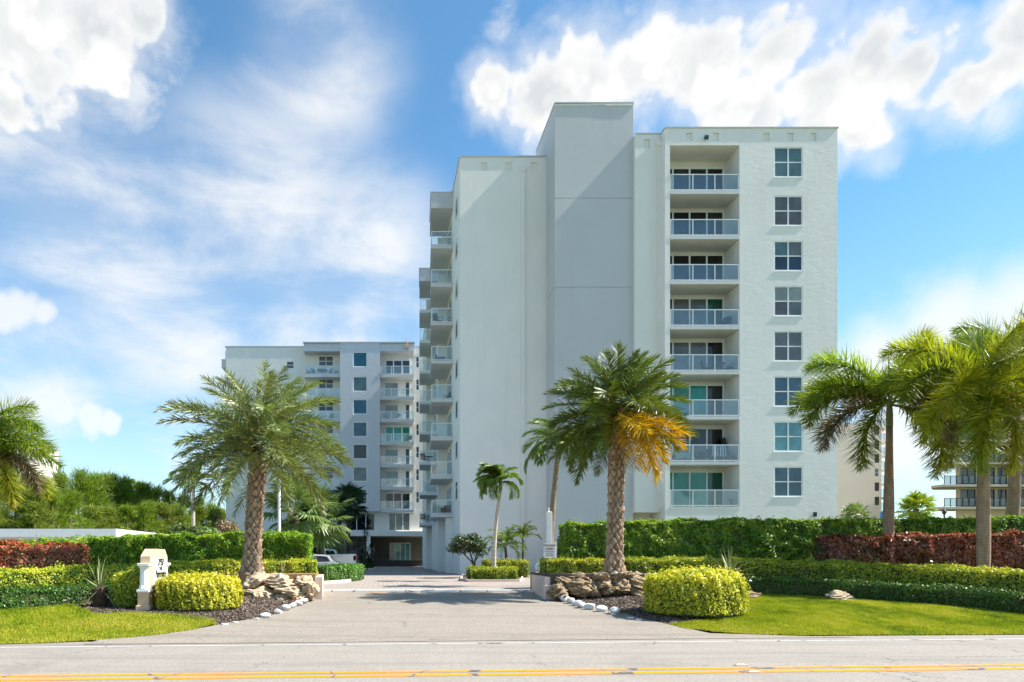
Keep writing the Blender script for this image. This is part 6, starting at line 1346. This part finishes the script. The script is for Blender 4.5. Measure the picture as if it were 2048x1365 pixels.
def car(name, label, loc, rz, paint, h=1.45, suv=False):
    p = root(name, label, 'car', loc, 'cars parked by the court', rz)
    ar = lambda cx: [(cx + .38 * math.cos(math.pi * k / 8), .32 + .38 * math.sin(math.pi * k / 8)) for k in range(8, -1, -1)]
    b = h * .62; body_loft(p, 'body', [(-2.2, .34), *ar(-1.35), *ar(1.35), (2.15, .36), (2.22, .65), (2.15, b), (1.3, b + .05), (-.9, b + .04), (-1.9, b - .14), (-2.22, b - .3)], .89, paint)
    e = 2.05 if suv else 1.75
    c = body_loft(p, 'cabin', [(-.95, b + .02), (-.2, h - .04), (.2, h), (1.0, h), (e - .35, h - .07), (e, b + .03)], .84, paint, .2)
    for s in (-1, 1):
        m = MB(); kk = lambda z: .84 * (1 - .2 * max(0, (z - (b + h) / 2) / ((h - b) / 2))) + .012
        for a in ([(-.68, b + .08), (-.12, h - .1), (.42, h - .08), (.42, b + .09)], [(.50, b + .09), (.50, h - .08), (1.0, h - .08), (e - .45, h - .13), (e - .25, b + .1)]): m.add([(x, s * kk(z), z) for x, z in a], [tuple(range(len(a)))])
        m.build('side_window', M['car_glass'], c); m = MB(); m.bbox(2.02, 2.235, s * .68 - .16, s * .68 + .16, b - .22, b - .06, .02); m.build('tail_light', M['tail_red'], p)
    m = MB(); m.add([(-.93, -.72, b + .09), (-.26, -.62, h - .08), (-.26, .62, h - .08), (-.93, .72, b + .09)], [(0, 1, 2, 3)]); m.v = [(x - .02, y, z + .03) for x, y, z in m.v]; m.build('windscreen', M['car_glass'], c)
    m = MB(); m.add([(e - .28, -.62, h - .1), (e + .0, -.72, b + .1), (e + .0, .72, b + .1), (e - .28, .62, h - .1)], [(0, 1, 2, 3)]); m.v = [(x + .03, y, z + .03) for x, y, z in m.v]; m.build('rear_window', M['car_glass'], c)
    wheels(p, (-1.35, 1.35), .89, .33); return p
car('parked_car', 'white suv parked just beyond the pickup bed', (X(622, 48), 48.5, .44), 0, M['car_white'], 1.75, True)
car('parked_car', 'dark blue car whose tail shows right of the pickup', (X(720, 51) - 2.25, 52, .44), 0, M['car_blue'], 1.5)
car('parked_car', 'silver sedan low in front of the pickup, half behind the hedge', (X(686, 40.5) - 2.25, 41.2, .44), 0, M['car_silver'], 1.32)

# ------------------------------------------------------------------ balcony furniture
M['wicker'] = simple('brown_wicker', (.20, .10, .06), .7); M['wicker_dark'] = simple('charcoal_wicker', (.045, .045, .05), .7); M['cush_blue'] = simple('blue_cushion', (.02, .17, .30), .8); M['cush_pale'] = simple('pale_cushion', (.45, .52, .45), .8); M['cush_black'] = simple('black_cushion', (.02, .02, .025), .8); M['table_grey'] = simple('grey_table', (.15, .15, .15), .5); M['lime'] = simple('lime_pillow', (.45, .50, .05), .8)
def stripes_mat():
    m, T, o = newmat('striped_towel'); sp = T.new('ShaderNodeSeparateXYZ'); T.put(sp.inputs[0], T.new('ShaderNodeTexCoord').outputs['Object'])
    w = T.math('FRACT', T.math('MULTIPLY', sp.outputs[0], 6.5)); p = principled(T, T.mix(T.smooth(w, .48, .52), (.75, .78, .80), (.03, .10, .28)), .9, None, .1); T.l.new(p.outputs[0], o.inputs[0]); return m
M['towel'] = stripes_mat()
def chair(label, loc, rz, mat, seat=None, group='balcony chairs'):
    p = root('balcony_chair', label, 'chair', loc, group, rz); m = MB(); m.bbox(-.25, .25, -.25, .22, .40, .46, .02); m.build('seat', seat or mat, p)
    m = MB(); m.prism_x([(.18, .44), (.25, .44), (.36, .92), (.31, .94)], -.26, .26); m.build('backrest', mat, p)
    for sx in (-.22, .22):
        for sy in (-.21, .2): m = MB(); m.tube([(sx * 1.1, sy * 1.1, 0), (sx, sy, .40)], .018, 6); m.build('leg', mat, p)
        m = MB(); m.tube([(sx * 1.2, -.22, .44), (sx * 1.2, -.22, .64), (sx * 1.2, .24, .66)], .02, 6); m.build('armrest', mat, p)
def table(label, loc, mat, r=.4, h=.72):
    p = root('balcony_table', label, 'table', loc); m = MB(); m.lathe([(r, h - .03), (r, h)], 20); m.build('top', mat, p); m = MB(); m.lathe([(.22, 0), (.2, .03), (.035, .05), (.035, h - .031)], 12); m.build('pedestal', mat, p)
def sofa(label, loc, rz, mat, cush, w=1.3):
    p = root('balcony_sofa', label, 'sofa', loc, None, rz); m = MB(); m.bbox(-w / 2, w / 2, -.38, .38, .1, .30, .02); m.build('base', mat, p)
    for s in (-1, 1): m = MB(); m.bbox(s * w / 2 - .07, s * w / 2 + .07, -.38, .38, .02, .58, .03); m.build('arm', mat, p); m = MB(); m.bbox(s * w / 4 - w / 4 + .08, s * w / 4 + w / 4 - .08, -.36, .24, .302, .44, .04); m.build('cushion', cush, p)
    m = MB(); m.bbox(-w / 2, w / 2, .24, .40, .302, .80, .04); m.build('backrest', cush, p)
fy = 43.3
chair('brown chair on the fifth balcony from the top, left of its table', (X(1414, fy), fy, SLAB[4]), R(75), M['wicker']); chair('brown chair on the fifth balcony from the top, right of its table', (X(1458, fy), fy, SLAB[4]), R(-75), M['wicker']); table('round table on the fifth balcony from the top', (X(1437, fy), fy, SLAB[4]), M['table_grey'])
sofa('pale outdoor sofa on the seventh balcony from the top', (X(1370, fy), fy + .3, SLAB[6]), 0, M['wicker_dark'], M['cush_pale'], 1.4); table('low dark table on the seventh balcony from the top', (X(1408, fy), fy, SLAB[6]), M['wicker_dark'], .35, .45)
chair('dark chair draped with a striped towel on the seventh balcony, left one', (X(1425, fy), fy - .1, SLAB[6]), R(10), M['wicker_dark'], M['towel']); chair('dark chair draped with a striped towel on the seventh balcony, right one', (X(1441, fy), fy - .15, SLAB[6]), R(-12), M['wicker_dark'], M['towel'])
for px, lab in ((1425, 'left'), (1440, 'right')):
    m = MB(); m.prism_x([(-.44, .35), (-.40, .36), (-.34, 1.0), (-.30, 1.0), (-.28, .5), (-.24, .5), (-.26, 1.04), (-.38, 1.04)], -.2, .2); tag(m.build('beach_towel', M['towel'], None, (X(px, 42.9), 42.95 + .05, SLAB[6])), f'blue and white striped beach towel hung on the {lab} chair of the seventh balcony', 'towel', 'striped towels')
sofa('teal armchair at the right end of the seventh balcony', (X(1468, fy), fy - .2, SLAB[6]), R(-20), M['table_grey'], M['cush_blue'], .7)
r_ = root('plant_stand', 'dark plant stand by the glass door of the seventh balcony', 'plant stand', (X(1448, 43.8), 43.8, SLAB[6])); m = MB(); m.box(-.2, .2, -.15, .15, 1.10, 1.14); [m.box(a - .015, a + .015, b - .015, b + .015, 0, 1.099) for a in (-.18, .18) for b in (-.13, .13)]; m.build('frame', M['dark_metal'], r_); m = MB(); m.lathe([(.09, 1.141), (.14, 1.4), (.12, 1.6), (.05, 1.75)], 10); m.build('pot', M['wicker_dark'], r_)
chair('small dark chair on the fourth balcony from the top', (X(1448, fy), fy, SLAB[3]), R(-60), M['wicker_dark']); table('small side table in the corner of the lowest balcony', (X(1463, fy), fy, SLAB[7]), M['table_grey'], .22, .5)
sx = lambda p: X(p, 50.9)
chair('brown and black bucket chair on the third corner balcony from the top, left one', (sx(877), 50.9, SLAB[2] - .0), R(120), M['wicker'], M['cush_black']); chair('brown and black bucket chair on the third corner balcony from the top, right one', (sx(903), 50.9, SLAB[2]), R(-120), M['wicker'], M['cush_black'])
sofa('deep blue daybed on the fourth corner balcony from the top', (sx(884), 51.6, SLAB[3]), R(80), M['cush_blue'], M['cush_blue'], 1.5)
chair('dark wire chair on the sixth corner balcony from the top', (sx(897), 51.2, SLAB[4]), R(-60), M['wicker_dark'])
sofa('brown sofa on the lowest corner balcony', (sx(900), 51.6, SLAB[7]), R(-20), M['wicker'], M['wicker'], 1.0)
for k, (kk, lab) in enumerate(((5, 'third from the bottom'), (7, 'lowest'))):
    chair(f'dark wire chair on the rear corner balcony, {lab}', (X(848, 64), 64, SLAB[kk]), R(150), M['wicker_dark']); table(f'dark table on the rear corner balcony, {lab}', (X(857, 64.2), 64.2, SLAB[kk]), M['wicker_dark'], .45)
yy = 85.5
for k, (px, a) in enumerate(((617, 90), (629, 60), (658, -60), (673, -90))): chair(f'grey chair on the top left balcony of the far wing, {ordn[k]} from the left', (X(px, yy), yy, FS[0]), R(a), M['table_grey'], None, 'chairs on the far wing')
table('long table on the top left balcony of the far wing', (X(644, yy), yy, FS[0]), M['table_grey'], .7)
for k, px in enumerate((771, 800)): chair(f'grey chair on the third right balcony of the far wing, {["left", "right"][k]} one', (X(px, yy), yy, FS[2]), R(20), M['table_grey'], None, 'chairs on the far wing')
chair('dark chair at the right end of the teal shuttered far balcony', (X(818, yy), yy, FS[3]), R(-40), M['wicker_dark'], None, 'chairs on the far wing')
chair('grey chair on the third left balcony of the far wing', (X(661, yy), yy, FS[2]), R(-30), M['table_grey'], None, 'chairs on the far wing')
